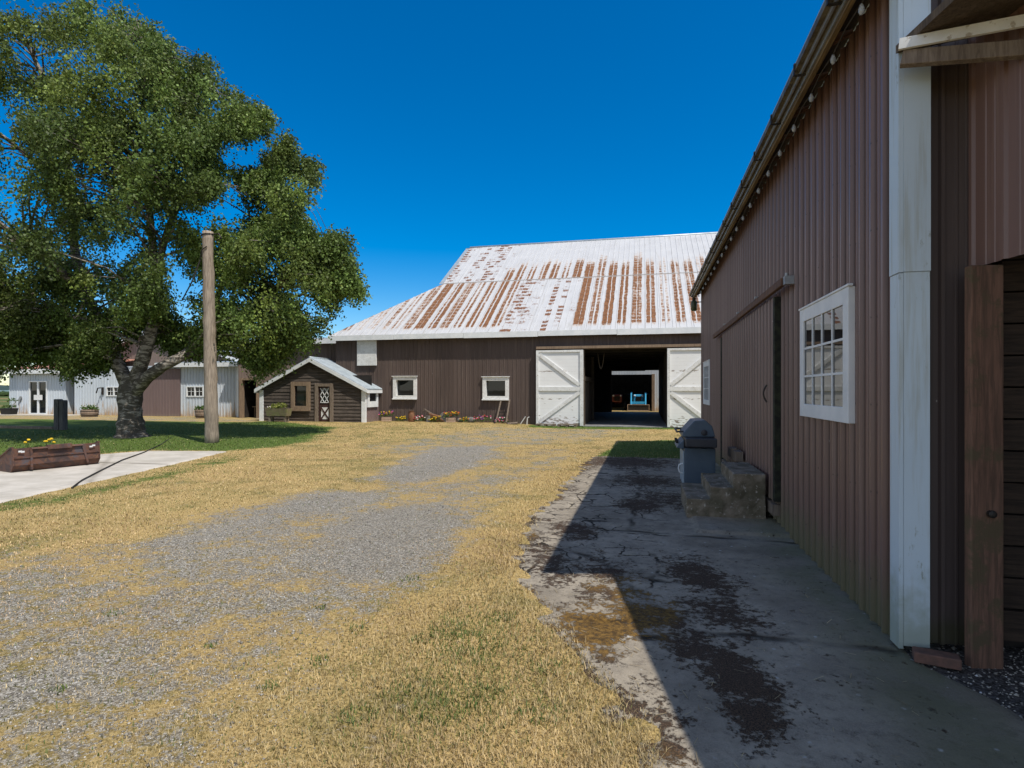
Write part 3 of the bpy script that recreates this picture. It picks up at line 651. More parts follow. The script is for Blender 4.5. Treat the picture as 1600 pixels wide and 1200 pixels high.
# pale slab path on the left
s0, s1 = gp(300, 719), gp(0, 786); s2 = (s1[0] + (s1[0] - s0[0]) * .7, s1[1] + (s1[1] - s0[1]) * .7)
b0, b1 = gp(230, 705.5), gp(160, 711); b2 = (b1[0] + (b1[0] - b0[0]) * 6, b1[1] + (b1[1] - b0[1]) * 6)
SLAB = [s2, s1, s0, gp(340, 709), gp(356, 706), b0, b1, b2]
lx, ly = np.arange(-19, -6, 0.07), np.arange(4, 16, 0.07); LX, LY = np.meshgrid(lx, ly); lxr, lyr = LX.ravel(), LY.ravel()
sds = poly_sd(SLAB, lxr, lyr) + 0.03 * np.sin(lxr * 6 + lyr * 4.1) * np.sin(lyr * 9)
lz = 0.03 * sstep(-0.03, 0.04, sds) + np.where(sds < 0, sds * .6, 0) - .005
def jl(p, q): return sstep(.05, .015, seg_d(p, q, lxr, lyr))
lj = np.maximum(jl(gp(60, 722), gp(260, 727)), jl(gp(175, 712), gp(140, 755)) * .5)
Il = np.arange(lxr.size).reshape(len(ly), len(lx)); Fl = np.stack([Il[:-1, :-1], Il[:-1, 1:], Il[1:, 1:], Il[1:, :-1]], -1).reshape(-1, 4)
Fl = Fl[(sds[Fl] > -0.12).any(1)]
slab = big_mesh('path', np.stack([lxr, lyr, lz], 1), Fl, M['slab'], attrs=dict(joint=lj))
tag(slab, 'pale concrete slab path under the rusty loader bucket', 'path', kind='structure')

mb = MB(); mb.face([(-5000, 190, .25), (-260, 190, .25), (-900, 2600, .25), (-7000, 2600, .25)])
tag(mb.build('water', M['water'], org=(-2000, 1000, 0)), 'thin strip of distant water beyond the fields at left', 'water', kind='structure')
mb = MB()
for i in range(40):
    a = -7500 + i * 170
    h0, h1 = [26 + 14 * math.sin(j * .55) + 8 * math.sin(j * 1.7 + 1) for j in (i, i + 1)]
    mb.face([(a, 3000, -2), (a + 170, 3000, -2), (a + 170, 3400, h1), (a, 3400, h0)]); mb.face([(a, 3400, h0), (a + 170, 3400, h1), (a + 170, 4200, -2), (a, 4200, -2)])
tag(mb.build('hills', M['hill'], org=(-4000, 3400, 0), smooth=True), 'low wooded hills on the horizon beyond the water', 'hills', kind='structure')

# ------------------------------------------------------------------ the big barn with the rusty roof
B = thing('barn', 'long dark brown barn with white roof streaked with rust and open white doors', 'barn', (-5, 26.2, 0.02))
FY = 26.2; BL, BR = -15.35, 9.0
OX0, OX1, OZ = at(912, 600, Y=FY).x, at(1042, 600, Y=FY).x, 3.52
def hole(px0, px1, py0, py1, Y): a, b = at(px0, py0, Y=Y), at(px1, py1, Y=Y); return (a.x, b.x, b.z, a.z)
wins = [hole(620, 647, 594, 618, FY), hole(760, 790, 595, 619, FY)]
mb = MB(); siding(mb, (BL, FY), (BR, FY), (0, -1), lambda s: gz(BL + s, FY) - .05, 4.36, [(OX0 - BL, OX1 - BL, -1, OZ)] + [(a - BL, b - BL, c, d) for a, b, c, d in wins])
mb.build('wall', M['siding_barn'], B)
mb = MB()
roofz = lambda y: 4.42 + .643 * (y - 25.95)
siding(mb, (BL, 41), (BL, FY), (-1, 0), 0, 4.36); siding(mb, (BR, FY), (BR, 42.8), (1, 0), 0, 4.36)
siding(mb, (-11.4, 42.8), (-11.4, 31.3), (-1, 0), 7.4, lambda s: min(roofz(42.8 - s), 11.15 - max(0, (6.3 - s)) * .65) - .1, brk=(6.3,))
siding(mb, (9.0, 26.2), (9.0, 42.8), (1, 0), 4.3, lambda s: min(roofz(26.2 + s), 11.15 - max(0, (s - 10.3)) * .65) - .1, brk=(10.3,))
siding(mb, (-11.4, 42.8), (BR, 42.8), (0, 1), 0, 7.05, [(-2.4 + 11.4, 1.0 + 11.4, -1, 3.2)])
siding(mb, (BL, 41), (-11.4, 41), (0, 1), 0, 7.4)
mb.build('outer_wall', M['siding_barn'], B)
# roof sheets with ribs, clipped along the hip at the left
mb = MB(); p = 0.30; rx = []
i = 0; x = -15.62
RP = [(0, 0), (.012, .022), (.03, .022), (.042, 0)]
while x < 9.3:
    for a, d in RP: rx.append((x + a, d))
    x += p
rx = sorted(rx + [(-11.4, 0.0), (9.3, 0.0)]); nrm = Vector((0, -.643, 1)).normalized()
def rp(x, y, d): return Vector((x, y, roofz(y))) + nrm * d
for (a, da), (b, db) in zip(rx, rx[1:]):
    if b > 9.31 or b - a < 1e-6: continue
    top = lambda q: 36.5 if q >= -11.4 - 1e-6 and a >= -11.4 - 1e-6 else 25.95 + max(0, (q + 15.6)) / 4.2 * 5.35
    ya, yb = top(a), top(b)
    for lo, hi in ((25.88, 31.3), (31.28, 36.5)):
        ea, eb = min(hi, ya), min(hi, yb); k = 0.012 if hi > 32 else 0
        if ea <= lo + 1e-4 and eb <= lo + 1e-4: continue
        mb.face([rp(a, lo, da + k), rp(b, lo, db + k), rp(b, max(eb, lo), db + k), rp(a, max(ea, lo), da + k)])
mb.build('roof', M['rust_roof'], B)
mb = MB()
mb.face([(-15.62, 25.9, 4.40), (-11.4, 31.3, 7.86), (-11.4, 41, 7.86), (-15.62, 41, 4.40)])
mb.face([(-11.7, 36.5, 11.2), (9.3, 36.5, 11.2), (9.3, 43.1, 6.95), (-11.7, 43.1, 6.95)])
for x0, x1 in ((-11.7, -11.55), (-11.55, -11.4)):
    mb.face([(x0, 31.3, 7.84), (x1, 31.3, 7.84), (x1, 36.5, 11.17), (x0, 36.5, 11.17)])
mb.build('roof_back', M['roof_grey'], B)
mb = MB(); mb.tube([(-11.42, 36.5, 11.2), (9.3, 36.5, 11.2)], .09, 8); mb.build('ridge_cap', M['roof_grey'], B, smooth=True)
mb = MB()
x = -15.62
while x < 9.2:
    nx = min(9.3, x + 3.6); mb.box(x, nx - .012, 25.86, 25.92, 4.15 + .012 * math.sin(x), 4.40); x = nx
mb.build('fascia', M['white_trim'], B)
mb = MB(); mb.box(-15.5, 9.2, 25.93, 26.18, 4.30, 4.34); mb.build('soffit', M['old_wood'], B)
mb = MB(); z0 = 3.60; mb.box(at(838, 545, Y=26.0).x, 6.0, 25.93, 26.15, 3.56, 3.68); mb.build('door_track', M['frame_wood'], B)
mb = MB(); a, b = at(558, 527, Y=26.1), at(588, 571, Y=26.1); mb.box(a.x, b.x, 26.08, 26.17, b.z, 4.28)
mb.build('hatch', M['white_paint'], B, bevel=.008)
def barn_window(h, parent, Y, out=.17, fw=.17):
    a, b, c, d = h; f = MB(); y0 = Y - .10; y1 = Y + .16
    f.box(a - fw, a, y0, y1, c - fw, d + fw); f.box(b, b + fw, y0, y1, c - fw, d + fw); f.box(a, b, y0 + .002, y1, d, d + fw); f.box(a, b, y0 + .002, y1, c - fw, c)
    f.box(a - fw - .05, b + fw + .05, y0 - .05, y0 + .05, d + fw, d + fw + .035)
    w = f.build('window', M['white_paint'], parent, bevel=.006)
    g = MB(); g.box(a, b, Y + .12, Y + .14, c, d); g.build('pane', M['glass'], w)
    s = MB(); s.box(a - fw - .02, b + fw + .02, y0 - .06, y0 - .002, c - fw - .03, c - fw + .03); s.build('sill', M['white_paint'], w, bevel=.006)
for h in wins: barn_window(h, B, FY)
def barn_door(x0, x1, flip, name='sliding_door'):
    Y0, Y1 = 25.98, 26.04; zb, zt = .03, 3.50
    m = MB(); m.box(x0, x1, Y0, Y1, zb, zt); d = m.build(name, M['peeling'], B)
    f = MB(); fy0, fy1 = 25.925, 25.978; w = .17
    f.box(x0, x0 + w * .7, fy0, fy1, zb, zt); f.box(x1 - w * .9, x1, fy0, fy1, zb, zt)
    f.box(x0 + w * .7 + .002, x1 - w * .9 - .002, fy0 + .004, fy1, zt - .10, zt)
    zm = 1.72
    f.box(x0 + w * .7 + .002, x1 - w * .9 - .002, fy0 + .004, fy1, zm - .10, zm + .10)
    L, Rr = x0 + .14, x1 - .17
    if flip: f.bar((L, 25.955, zm + .16), (Rr, 25.955, zt - .2), .05, .17, side=(0, 1, 0)); f.bar((L, 25.955, zm - .16), (Rr, 25.955, zb + .2), .05, .17, side=(0, 1, 0))
    else: f.bar((L, 25.955, zt - .18), (Rr, 25.955, zm + .18), .05, .17, side=(0, 1, 0)); f.bar((L, 25.955, zb + .16), (Rr, 25.955, zm - .16), .05, .17, side=(0, 1, 0))
    f.build('frame', M['white_paint'], d, bevel=.006)
barn_door(at(838, 600, Y=26).x, at(911.5, 600, Y=26).x, False)
barn_door(at(1042.5, 600, Y=26).x, at(1042.5, 600, Y=26).x + 1.98, True)
# passage through the barn
mb = MB()
def boards(m, p, q, z0, z1, w=.2, t=.04, n=(1, 0)):
    p, q = Vector((*p, 0)), Vector((*q, 0)); L = (q - p).length; e = (q - p) / L; nn = Vector((*n, 0)); i = 0
    while i * w < L:
        a = p + e * (i * w + .004); b = p + e * min(L, (i + 1) * w - .004); k = random.uniform(-.008, .008)
        m.obox(((a + b) / 2 + nn * k) + Vector((0, 0, (z0 + z1) / 2)), (b - a) / 2, nn * (t / 2), Vector((0, 0, (z1 - z0) / 2))); i += 1
boards(mb, (OX0 - .04, FY + .05), (OX0 - .04, 31.0), .02, 2.1); mb.box(OX0 - .1, OX0 + .05, 31.0, 31.2, .02, 3.7); mb.box(OX0 - .1, OX0 + .06, FY + .1, 31.0, 2.1, 2.3); mb.box(OX0 - .1, OX0 + .04, FY + .02, FY + .2, .02, 3.6)
mb.build('partition', M['inner_wood'], B)
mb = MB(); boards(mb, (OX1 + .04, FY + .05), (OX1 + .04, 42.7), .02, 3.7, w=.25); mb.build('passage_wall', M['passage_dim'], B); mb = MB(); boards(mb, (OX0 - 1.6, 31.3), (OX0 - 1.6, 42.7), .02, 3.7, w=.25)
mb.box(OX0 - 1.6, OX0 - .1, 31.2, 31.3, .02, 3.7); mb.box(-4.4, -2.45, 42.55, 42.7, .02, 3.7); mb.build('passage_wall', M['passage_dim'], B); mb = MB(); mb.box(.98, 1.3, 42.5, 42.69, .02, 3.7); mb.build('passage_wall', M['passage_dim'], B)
mb = MB(); mb.box(-5, 2.2, FY + .1, 42.75, 3.72, 3.8)
for k in range(9): mb.box(-4.4, 1.0, 27 + k * 1.9, 27.2 + k * 1.9, 3.45, 3.72)
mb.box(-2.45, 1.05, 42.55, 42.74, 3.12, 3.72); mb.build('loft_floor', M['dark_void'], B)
mb = MB(); mb.box(-4.6, 1.5, FY - .15, 42.9, -.05, .035); mb.build('passage_floor', mat_plain('worn_passage_floor', (.27, .27, .275), (.16, .16, .165), 3, .7), B)
for k in range(2):
    m = MB(); a, b = at(838 + k * 34, 660, Y=25.7), at(868 + k * 33, 664, Y=25.7)
    for j in range(5): m.box(a.x, b.x, 25.45 + j * .1, 25.52 + j * .1, .10, .125)
    for j in range(3): m.box(a.x + j * (b.x - a.x - .1) / 2, a.x + j * (b.x - a.x - .1) / 2 + .1, 25.46, 25.9, .005, .098)
    o = m.build('pallet', M['old_wood'], org=(a.x, 25.7, 0)); tag(o, ['weathered pallet lying under the left half of the white barn door', 'weathered pallet under the white barn door beside the barn opening'][k], 'pallet', 'pallets under the barn door')
m = MB(); c = [at(934 + 10 * t_, 552 + 24 * (1 - (2 * t_ - 1) ** 2), Y=28) for t_ in np.linspace(0, 1, 13)]; m.tube(c, .018, 6)
tag(m.build('rope', M['old_wood'], org=c[0], smooth=True), 'slack rope loop hanging inside the barn doorway', 'rope')

# ------------------------------------------------------------------ shed and tractors seen through the barn
T = thing('back_shed', 'pale sided machine shed standing behind the barn passage', 'shed', (0, 47, 0))
mb = MB(); siding(mb, (-6, 46.6), (4, 46.6), (0, -1), 0, lambda s: 3.2 if s < 6 else 3.5 , [(2.0, 6.75, -1, 2.92)]); mb.build('wall', M['siding_white'], T)
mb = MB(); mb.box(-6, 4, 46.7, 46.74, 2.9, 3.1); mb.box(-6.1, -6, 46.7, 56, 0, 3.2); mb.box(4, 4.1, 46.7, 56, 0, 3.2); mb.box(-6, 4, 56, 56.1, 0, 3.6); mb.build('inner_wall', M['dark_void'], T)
mb = MB(); mb.hexa([(-6.3, 46.54, 3.5), (4.3, 46.54, 3.5), (4.3, 56.3, 4.4), (-6.3, 56.3, 4.4)], [(-6.3, 46.54, 3.56), (4.3, 46.54, 3.56), (4.3, 56.3, 4.46), (-6.3, 56.3, 4.46)]); mb.build('roof', M['roof_grey'], T)
mb = MB(); mb.box(.52, .75, 46.4, 46.62, 0, 2.95); mb.build('post', M['frame_wood'], T)
def tractor(cx, cy, paint, label, loader, group):
    t = thing('tractor', label, 'tractor', (cx, cy, 0), group)
    m = MB(); m.box(cx - .40, cx + .40, cy, cy + 1.7, .70, 1.32); m.box(cx - .3, cx + .3, cy + 1.5, cy + 2.6, .5, .95); m.build('hood', paint, t, bevel=.06)
    m = MB(); m.box(cx - .22, cx + .22, cy - .03, cy - .002, .78, 1.16)
    for k in range(5): m.box(cx - .2, cx + .2, cy - .05, cy - .03, .82 + k * .07, .845 + k * .07)
    m.build('grille', M['iron'], t)
    for s in (-1, 1):
        m = MB(); m.lathe((cx + s * .30, cy - .01, 1.22), [(.03, .03), (.075, 0), (.075, -.05), (.02, -.06)], 12, 'y'); m.build('headlight', M['white_trim'], t, smooth=True)
        for nm, r, w, yy, ox in (('front_wheel', .38, .2, cy + .45, .62), ('rear_wheel', .68, .36, cy + 2.2, .72)):
            m = MB(); x = cx + s * ox
            m.lathe((x - w / 2, yy, r), [(r * .5, 0), (r * .93, .01), (r, w * .25), (r, w * .75), (r * .93, w - .01), (r * .5, w)], 24, 'x'); wh = m.build(nm, M['black'], t)
            m = MB(); m.lathe((x - w * .3, yy, r), [(r * .52, 0), (r * .52, w * .6)], 16, 'x'); m.build('rim', paint, wh)
    m = MB(); m.box(cx - .25, cx + .25, cy + 2.0, cy + 2.4, .95, 1.05); m.box(cx - .25, cx + .25, cy + 2.4, cy + 2.5, .95, 1.45); m.build('seat', M['black'], t, bevel=.03)
    m = MB(); m.tube([(cx - .5, cy + 2.5, .9), (cx - .5, cy + 2.5, 2.1), (cx + .5, cy + 2.5, 2.1), (cx + .5, cy + 2.5, .9)], .04, 6); m.build('roll_bar', M['iron'], t)
    m = MB(); m.tube([(cx + .2, cy + .6, 1.25), (cx + .2, cy + .6, 1.75)], .04, 8); m.build('exhaust', M['iron'], t)
    if loader:
        for s in (-1, 1):
            m = MB(); m.bar((cx + s * .56, cy + 1.2, 1.45), (cx + s * .56, cy - .25, 1.36), .11, .14); m.bar((cx + s * .56, cy - .25, 1.38), (cx + s * .56, cy - .6, .5), .11, .14); m.build('loader_arm', M['blue'], t, bevel=.01)
        m = MB(); m.bar((cx - .5, cy - .5, .66), (cx + .5, cy - .5, .66), .12, .2); m.build('cross_tube', M['blue'], t)
        m = MB(); m.box(cx - .83, cx + .83, cy - .68, cy - .64, .05, .52); b = m.build('bucket', M['iron'], t)
        m = MB(); m.box(cx - .85, cx + .85, cy - .72, cy - .682, .49, .53); m.box(cx - .85, cx + .85, cy - .75, cy - .682, .03, .07); m.box(cx - .85, cx - .81, cy - .72, cy - .682, .071, .489); m.box(cx + .81, cx + .85, cy - .72, cy - .682, .071, .489); m.build('rim_bar', M['crate'], b)
    return t
tractor(-.52, 47.0, M['blue'], 'blue tractor with front loader bucket parked in the shed behind the barn', True, 'tractors in the back shed')
tractor(-2.25, 47.6, M['deep_red'], 'dull red tractor half hidden left of the blue tractor', False, 'tractors in the back shed')

# ------------------------------------------------------------------ small wooden cabin
CYF = 24.8; CL, CR, CX = -18.66, -12.97, -15.84; cz = .12
CB = thing('cabin', 'small dark log plank cabin with grey gable roof standing against the barn', 'cabin', (CX, CYF, cz))
top_at = lambda x: 3.12 - abs(x - CX) * .497
mb = MB(); k = 0; zz = cz - .05
wn = hole(461.5, 480, 603, 634.5, CYF); dr = hole(498, 516.5, 604, 661, CYF)
while zz < 3.0:
    h = .168; z1 = min(zz + h, 3.05)
    xa, xb = CL + .02, CR - .02
    if z1 > top_at(CL): w_ = (3.12 - z1) / .497; xa, xb = max(xa, CX - w_), min(xb, CX + w_)
    w0 = (3.12 - zz) / .497; xa0, xb0 = max(CL + .02, CX - w0), min(CR - .02, CX + w0)
    spans = [(xa0, xb0, xa, xb)]
    for hx0, hx1, hz0, hz1 in (wn, dr):
        if z1 > hz0 and zz < hz1:
            new = []
            for a0, b0_, a1, b1_ in spans:
                if a0 < hx0 and b0_ > hx1: new += [(a0, hx0, a1, hx0), (hx1, b0_, hx1, b1_)]
                else: new.append((a0, b0_, a1, b1_))
            spans = new
    j = random.uniform(-.006, .006)
    for a0, b0_, a1, b1_ in spans:
        if b1_ > a1: mb.hexa([(a0, CYF - .035 + j, zz), (b0_, CYF - .035 + j, zz), (b0_, CYF + .06, zz), (a0, CYF + .06, zz)], [(a1, CYF - .008 + j, z1 - .008), (b1_, CYF - .008 + j, z1 - .008), (b1_, CYF + .06, z1 - .008), (a1, CYF + .06, z1 - .008)])
    zz += h
mb.build('front_wall', M['cabin_wood'], CB)
mb = MB(); siding(mb, (CR, CYF + .06), (CR, 26.15), (1, 0), cz - .05, 1.72); mb.build('side_wall', M['siding_door'], CB); mb = MB(); siding(mb, (CL, 26.1), (CL, CYF + .06), (-1, 0), cz - .05, 1.72); mb.build('side_wall', M['siding_door'], CB)
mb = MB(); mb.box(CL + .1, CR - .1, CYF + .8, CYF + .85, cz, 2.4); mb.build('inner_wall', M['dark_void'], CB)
for x0, x1 in ((CL - .06, CL + .16), (CR - .18, CR + .05)):
    m = MB(); m.box(x0, x1, CYF - .07, CYF + .02, cz - .06, top_at(x0 if x0 < CX else x1) - .02); m.build('corner_post', M['white_trim'], CB, bevel=.006)
RZ = lambda x: 3.24 - abs(x - CX) * .497
for s in (-1, 1):
    e = CX + s * 3.06; m = MB(); fl = []; y = CYF - .18
    while y < 26.35:
        for a, d in RP: fl.append((y + a * 1.3, d))
        y += .19
    fl.append((26.4, 0))
    nn = Vector((s * .497, 0, 1)).normalized()
    for (a, da), (b, db) in zip(fl, fl[1:]):
        if b > 26.41: continue
        m.face([Vector((CX, a, RZ(CX))) + nn * da, Vector((e, a, RZ(e))) + nn * da, Vector((e, b, RZ(e))) + nn * db, Vector((CX, b, RZ(CX))) + nn * db])
    m.hexa([(CX, CYF - .16, RZ(CX) - .05), (e, CYF - .16, RZ(e) - .05), (e, 26.3, RZ(e) - .05), (CX, 26.3, RZ(CX) - .05)], [(CX, CYF - .16, RZ(CX) - .01), (e, CYF - .16, RZ(e) - .01), (e, 26.3, RZ(e) - .01), (CX, 26.3, RZ(CX) - .01)])
    m.build('roof', M['roof_grey'], CB)
    m = MB(); m.hexa([(CX, CYF - .22, RZ(CX) - .20), (e, CYF - .22, RZ(e) - .18), (e, CYF - .17, RZ(e) - .18), (CX, CYF - .17, RZ(CX) - .20)], [(CX, CYF - .22, RZ(CX) - .02), (e, CYF - .22, RZ(e) - .02), (e, CYF - .17, RZ(e) - .02), (CX, CYF - .17, RZ(CX) - .02)])
    m.build('rake_board', M['white_trim'], CB)
    m = MB(); m.box(min(e, e - s * .03), max(e, e - s * .03), CYF - .168, 26.3, RZ(e) - .2, RZ(e) - .055); m.build('eave_board', M['white_trim'], CB)
m = MB(); m.tube([(CX, CYF - .2, 3.25), (CX, 26.4, 3.25)], .05, 8); m.build('ridge_cap', M['roof_grey'], CB, smooth=True)
a, b, c, d = wn; fw = .2
m = MB(); m.box(a - fw, a, CYF - .1, CYF + .07, c - fw, d + fw); m.box(b, b + fw, CYF - .1, CYF + .07, c - fw, d + fw); m.box(a, b, CYF - .095, CYF + .07, d, d + fw); m.box(a, b, CYF - .095, CYF + .07, c - fw, c)
w = m.build('window', M['frame_wood'], CB, bevel=.006); m = MB(); m.box(a, b, CYF + .03, CYF + .05, c, d); m.build('pane', M['glass'], w)
m = MB(); m.box(a - fw - .05, b + fw + .05, CYF - .14, CYF - .102, c - fw - .04, c - fw + .03); m.build('sill', M['frame_wood'], w)
a, b, c, d = dr; c = cz
m = MB(); m.box(a, b, CYF + .02, CYF + .055, c, d); D = m.build('door', M['door_red'], CB)
m = MB(); m.box(a - .17, a, CYF - .09, CYF + .06, c - .03, d + .16); m.box(b, b + .17, CYF - .09, CYF + .06, c - .03, d + .16); m.box(a, b, CYF - .085, CYF + .06, d, d + .14); m.build('door_frame', M['old_wood'], D, bevel=.006)
la, lb, lc, ld = hole(501, 514.5, 606.5, 629, CYF + .02)
m = MB(); m.box(la, lb, CYF + .008, CYF + .018, lc, ld); m.build('pane', M['glass'], D)
m = MB(); nL = 3; W_, H_ = lb - la, ld - lc; stp = W_ / 2.0
def clipbar(x0, z0, x1, z1):
    pts = []
    for t_ in np.linspace(0, 1, 81):
        x, z = x0 + (x1 - x0) * t_, z0 + (z1 - z0) * t_
        if la <= x <= lb and lc <= z <= ld: pts.append((x, z))
    if len(pts) > 3: m.bar((pts[0][0], CYF - .004, pts[0][1]), (pts[-1][0], CYF - .004, pts[-1][1]), .014, .032, side=(0, 1, 0))
for kk in range(-4, 5):
    clipbar(la + kk * stp, lc, la + kk * stp + H_ / 1.55, ld)
    clipbar(la + kk * stp, ld, la + kk * stp + H_ / 1.55, lc)
m.bar((la, CYF - .002, lc), (lb, CYF - .002, lc), .02, .03, side=(0, 1, 0)); m.build('lattice', M['white_trim'], D)
qa, qb, qc, qd = hole(502, 514, 636.5, 655, CYF + .02)
m = MB(); m.box(qa, qb, CYF + .005, CYF + .018, qc, qd); pn = m.build('panel', M['white_paint'], D)
m = MB(); m.bar((qa, CYF - .005, qc), (qb, CYF - .005, qd), .018, .07, side=(0, 1, 0)); m.bar((qa, CYF - .008, qd), (qb, CYF - .008, qc), .018, .07, side=(0, 1, 0)); m.build('cross_brace', M['door_red'], pn)
ya, yb = CYF + .25, CYF + 1.0; za, zb_ = 1.12, 1.62
m = MB(); m.box(CR + .01, CR + .09, ya - .15, ya, za - .28, zb_ + .12); m.box(CR + .01, CR + .09, yb, yb + .15, za - .28, zb_ + .12); m.box(CR + .01, CR + .088, ya, yb, za - .28, za); m.box(CR + .01, CR + .088, ya, yb, zb_, zb_ + .12)
w = m.build('window', M['white_trim'], CB); m = MB(); m.box(CR + .02, CR + .04, ya, yb, za, zb_); m.build('pane', M['glass'], w)

# ------------------------------------------------------------------ brown link building between cabin and white sheds
K = thing('link_shed', 'tall faded brown sheet building with open dark doorway left of the barn', 'shed', (-18.5, 27.3, .13))
KL = at(373, 600, Y=27.3).x; hd = hole(380, 402, 594, 660, 27.3)
mb = MB(); siding(mb, (KL, 27.3), (-15.4, 27.3), (0, -1), .05, 4.32, [(hd[0] - KL, hd[1] - KL, -1, hd[3])]); siding(mb, (KL, 33), (KL, 27.3), (-1, 0), 0, 4.32); mb.build('wall', M['siding_link'], K)
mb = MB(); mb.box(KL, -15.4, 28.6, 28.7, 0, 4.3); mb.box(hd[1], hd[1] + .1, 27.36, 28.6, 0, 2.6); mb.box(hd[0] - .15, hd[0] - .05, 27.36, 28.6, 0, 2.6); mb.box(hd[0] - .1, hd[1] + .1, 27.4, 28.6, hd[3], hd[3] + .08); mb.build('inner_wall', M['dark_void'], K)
mb = MB(); mb.box(hd[0] - .17, hd[0], 27.18, 27.4, .08, hd[3]); mb.box(hd[1], hd[1] + .1, 27.2, 27.4, .08, hd[3]); mb.box(hd[0] - .17, hd[1] + .1, 27.2, 27.4, hd[3], hd[3] + .12); mb.build('door_frame', M['frame_wood'], K)
mb = MB(); mb.hexa([(KL - .3, 27.0, 4.32), (-15.63, 27.0, 4.32), (-15.63, 36, 5.3), (KL - .3, 36, 5.3)], [(KL - .3, 27.0, 4.4), (-15.63, 27.0, 4.4), (-15.63, 36, 5.38), (KL - .3, 36, 5.38)]); mb.build('roof', M['roof_grey'], K)
mb = MB(); mb.box(KL - .3, -15.64, 26.94, 26.998, 4.12, 4.38); mb.build('fascia', M['white_trim'], K)
mb = MB(); mb.box(hd[0] + .1, hd[1] - .1, 27.9, 28.3, .7, .76); mb.box(hd[0] + .15, hd[0] + .2, 28.0, 28.2, .1, .7); mb.box(hd[1] - .25, hd[1] - .2, 28.0, 28.2, .1, .7)
tag(mb.build('bench', M['old_wood'], org=(hd[0] + .5, 28.1, .1)), 'plain wooden bench just inside the dark doorway', 'bench')

# ------------------------------------------------------------------ long white shed with brown sliding door
SY0 = 28.0
WS = thing('white_shed', 'long white sheet sided shed with brown sliding door behind the birch', 'shed', (-28, SY0, .12))
SL, SR = at(117, 600, Y=SY0).x, at(372, 600, Y=SY0).x; zt = 3.02
w1, w2 = hole(168, 188, 605.5, 617.5, SY0), hole(293, 317, 605, 618.5, SY0)
mb = MB(); siding(mb, (SL, SY0), (SR, SY0), (0, -1), .1, zt, [(w[0] - SL, w[1] - SL, w[2], w[3]) for w in (w1, w2)], k=1.7); siding(mb, (SR, SY0), (SR, 33), (1, 0), 0, zt); siding(mb, (SL, 33), (SL, SY0), (-1, 0), 0, zt); mb.build('wall', M['siding_white'], WS)
mb = MB(); mb.box(SR - .05, SR + .08, SY0 - .06, SY0 + .02, .1, zt); mb.build('corner_trim', M['white_trim'], WS)
def small_window(h, parent, Y, nx=2, ny=2, mat='white_trim'):
    a, b, c, d = h; f = MB(); e = .06
    f.box(a - e, a, Y - .05, Y + .06, c - e, d + e); f.box(b, b + e, Y - .05, Y + .06, c - e, d + e); f.box(a, b, Y - .048, Y + .06, d, d + e); f.box(a, b, Y - .048, Y + .06, c - e, c)
    f.box((a + b) / 2 - .035, (a + b) / 2 + .035, Y - .045, Y + .05, c, d)
    w = f.build('window', M[mat], parent)
    for k in range(2):
        x0, x1 = (a, (a + b) / 2 - .035) if k == 0 else ((a + b) / 2 + .035, b)
        g = MB(); g.box(x0, x1, Y + .02, Y + .035, c, d); g.build('pane', M['glass'], w)
        f = MB(); f.box((x0 + x1) / 2 - .012, (x0 + x1) / 2 + .012, Y, Y + .018, c, d); f.box(x0, x1, Y + .002, Y + .018, (c + d) / 2 - .012, (c + d) / 2 + .012); f.build('muntin', M['white_trim'], w)
small_window(w1, WS, SY0); small_window(w2, WS, SY0)
mb = MB(); a, b = at(218, 600, Y=SY0 - .1).x, at(281, 600, Y=SY0 - .1).x
siding(mb, (a, SY0 - .1), (b, SY0 - .1), (0, -1), .12, zt - .1, k=.6); mb.box(a, b, SY0 - .098, SY0 - .06, .12, zt - .1); mb.build('sliding_door', M['siding_door'], WS)
mb = MB(); mb.box(at(262, 600, Y=SY0).x - .6, SR + .25, SY0 - .34, SY0 - .28, zt - .02, zt + .22); mb.build('fascia', M['white_trim'], WS)
mb = MB(); x0 = at(262, 600, Y=SY0).x - .6; mb.hexa([(x0, SY0 - .33, zt + .2), (SR + .25, SY0 - .33, zt + .2), (SR + .25, 32, zt + .5), (x0, 32, zt + .5)], [(x0, SY0 - .33, zt + .25), (SR + .25, SY0 - .33, zt + .25), (SR + .25, 32, zt + .55), (x0, 32, zt + .55)])
mb.face([(SL, SY0 - .04, zt), (x0, SY0 - .04, zt), (x0, 32, zt + .3), (SL, 32, zt + .3)]); mb.build('roof', M['roof_grey'], WS)
mb = MB(); q = at(162, 609, Y=SY0); mb.box(q.x - .05, q.x + .02, SY0 - .12, SY0, q.z - .3, q.z + .15); mb.tube([(q.x, SY0 - .05, q.z + .12), (q.x + .02, SY0 - .4, q.z + .1), (q.x - .1, SY0 - .4, q.z - .2)], .035, 6); mb.build('wall_lamp', M['iron'], WS)
mb = MB(); c = [(SR - .02 - .45, SY0 - .07, z) for z in (.15, 1.4, 2.2, 2.85)]
# wide concrete step in front of the sheds
mb = MB(); mb.hexa([(-41, 26.75, -.05), (SL + 1, 26.75, -.05), (SL + 1, 28, -.05), (-41, 28, -.05)], [(-41, 26.75, .17), (SL + 1, 26.75, .17), (SL + 1, 28, .17), (-41, 28, .17)])
tag(mb.build('pavement', M['slab'], org=(-38, 27.3, 0)), 'narrow concrete walk in front of the small white shed', 'pavement', kind='structure')

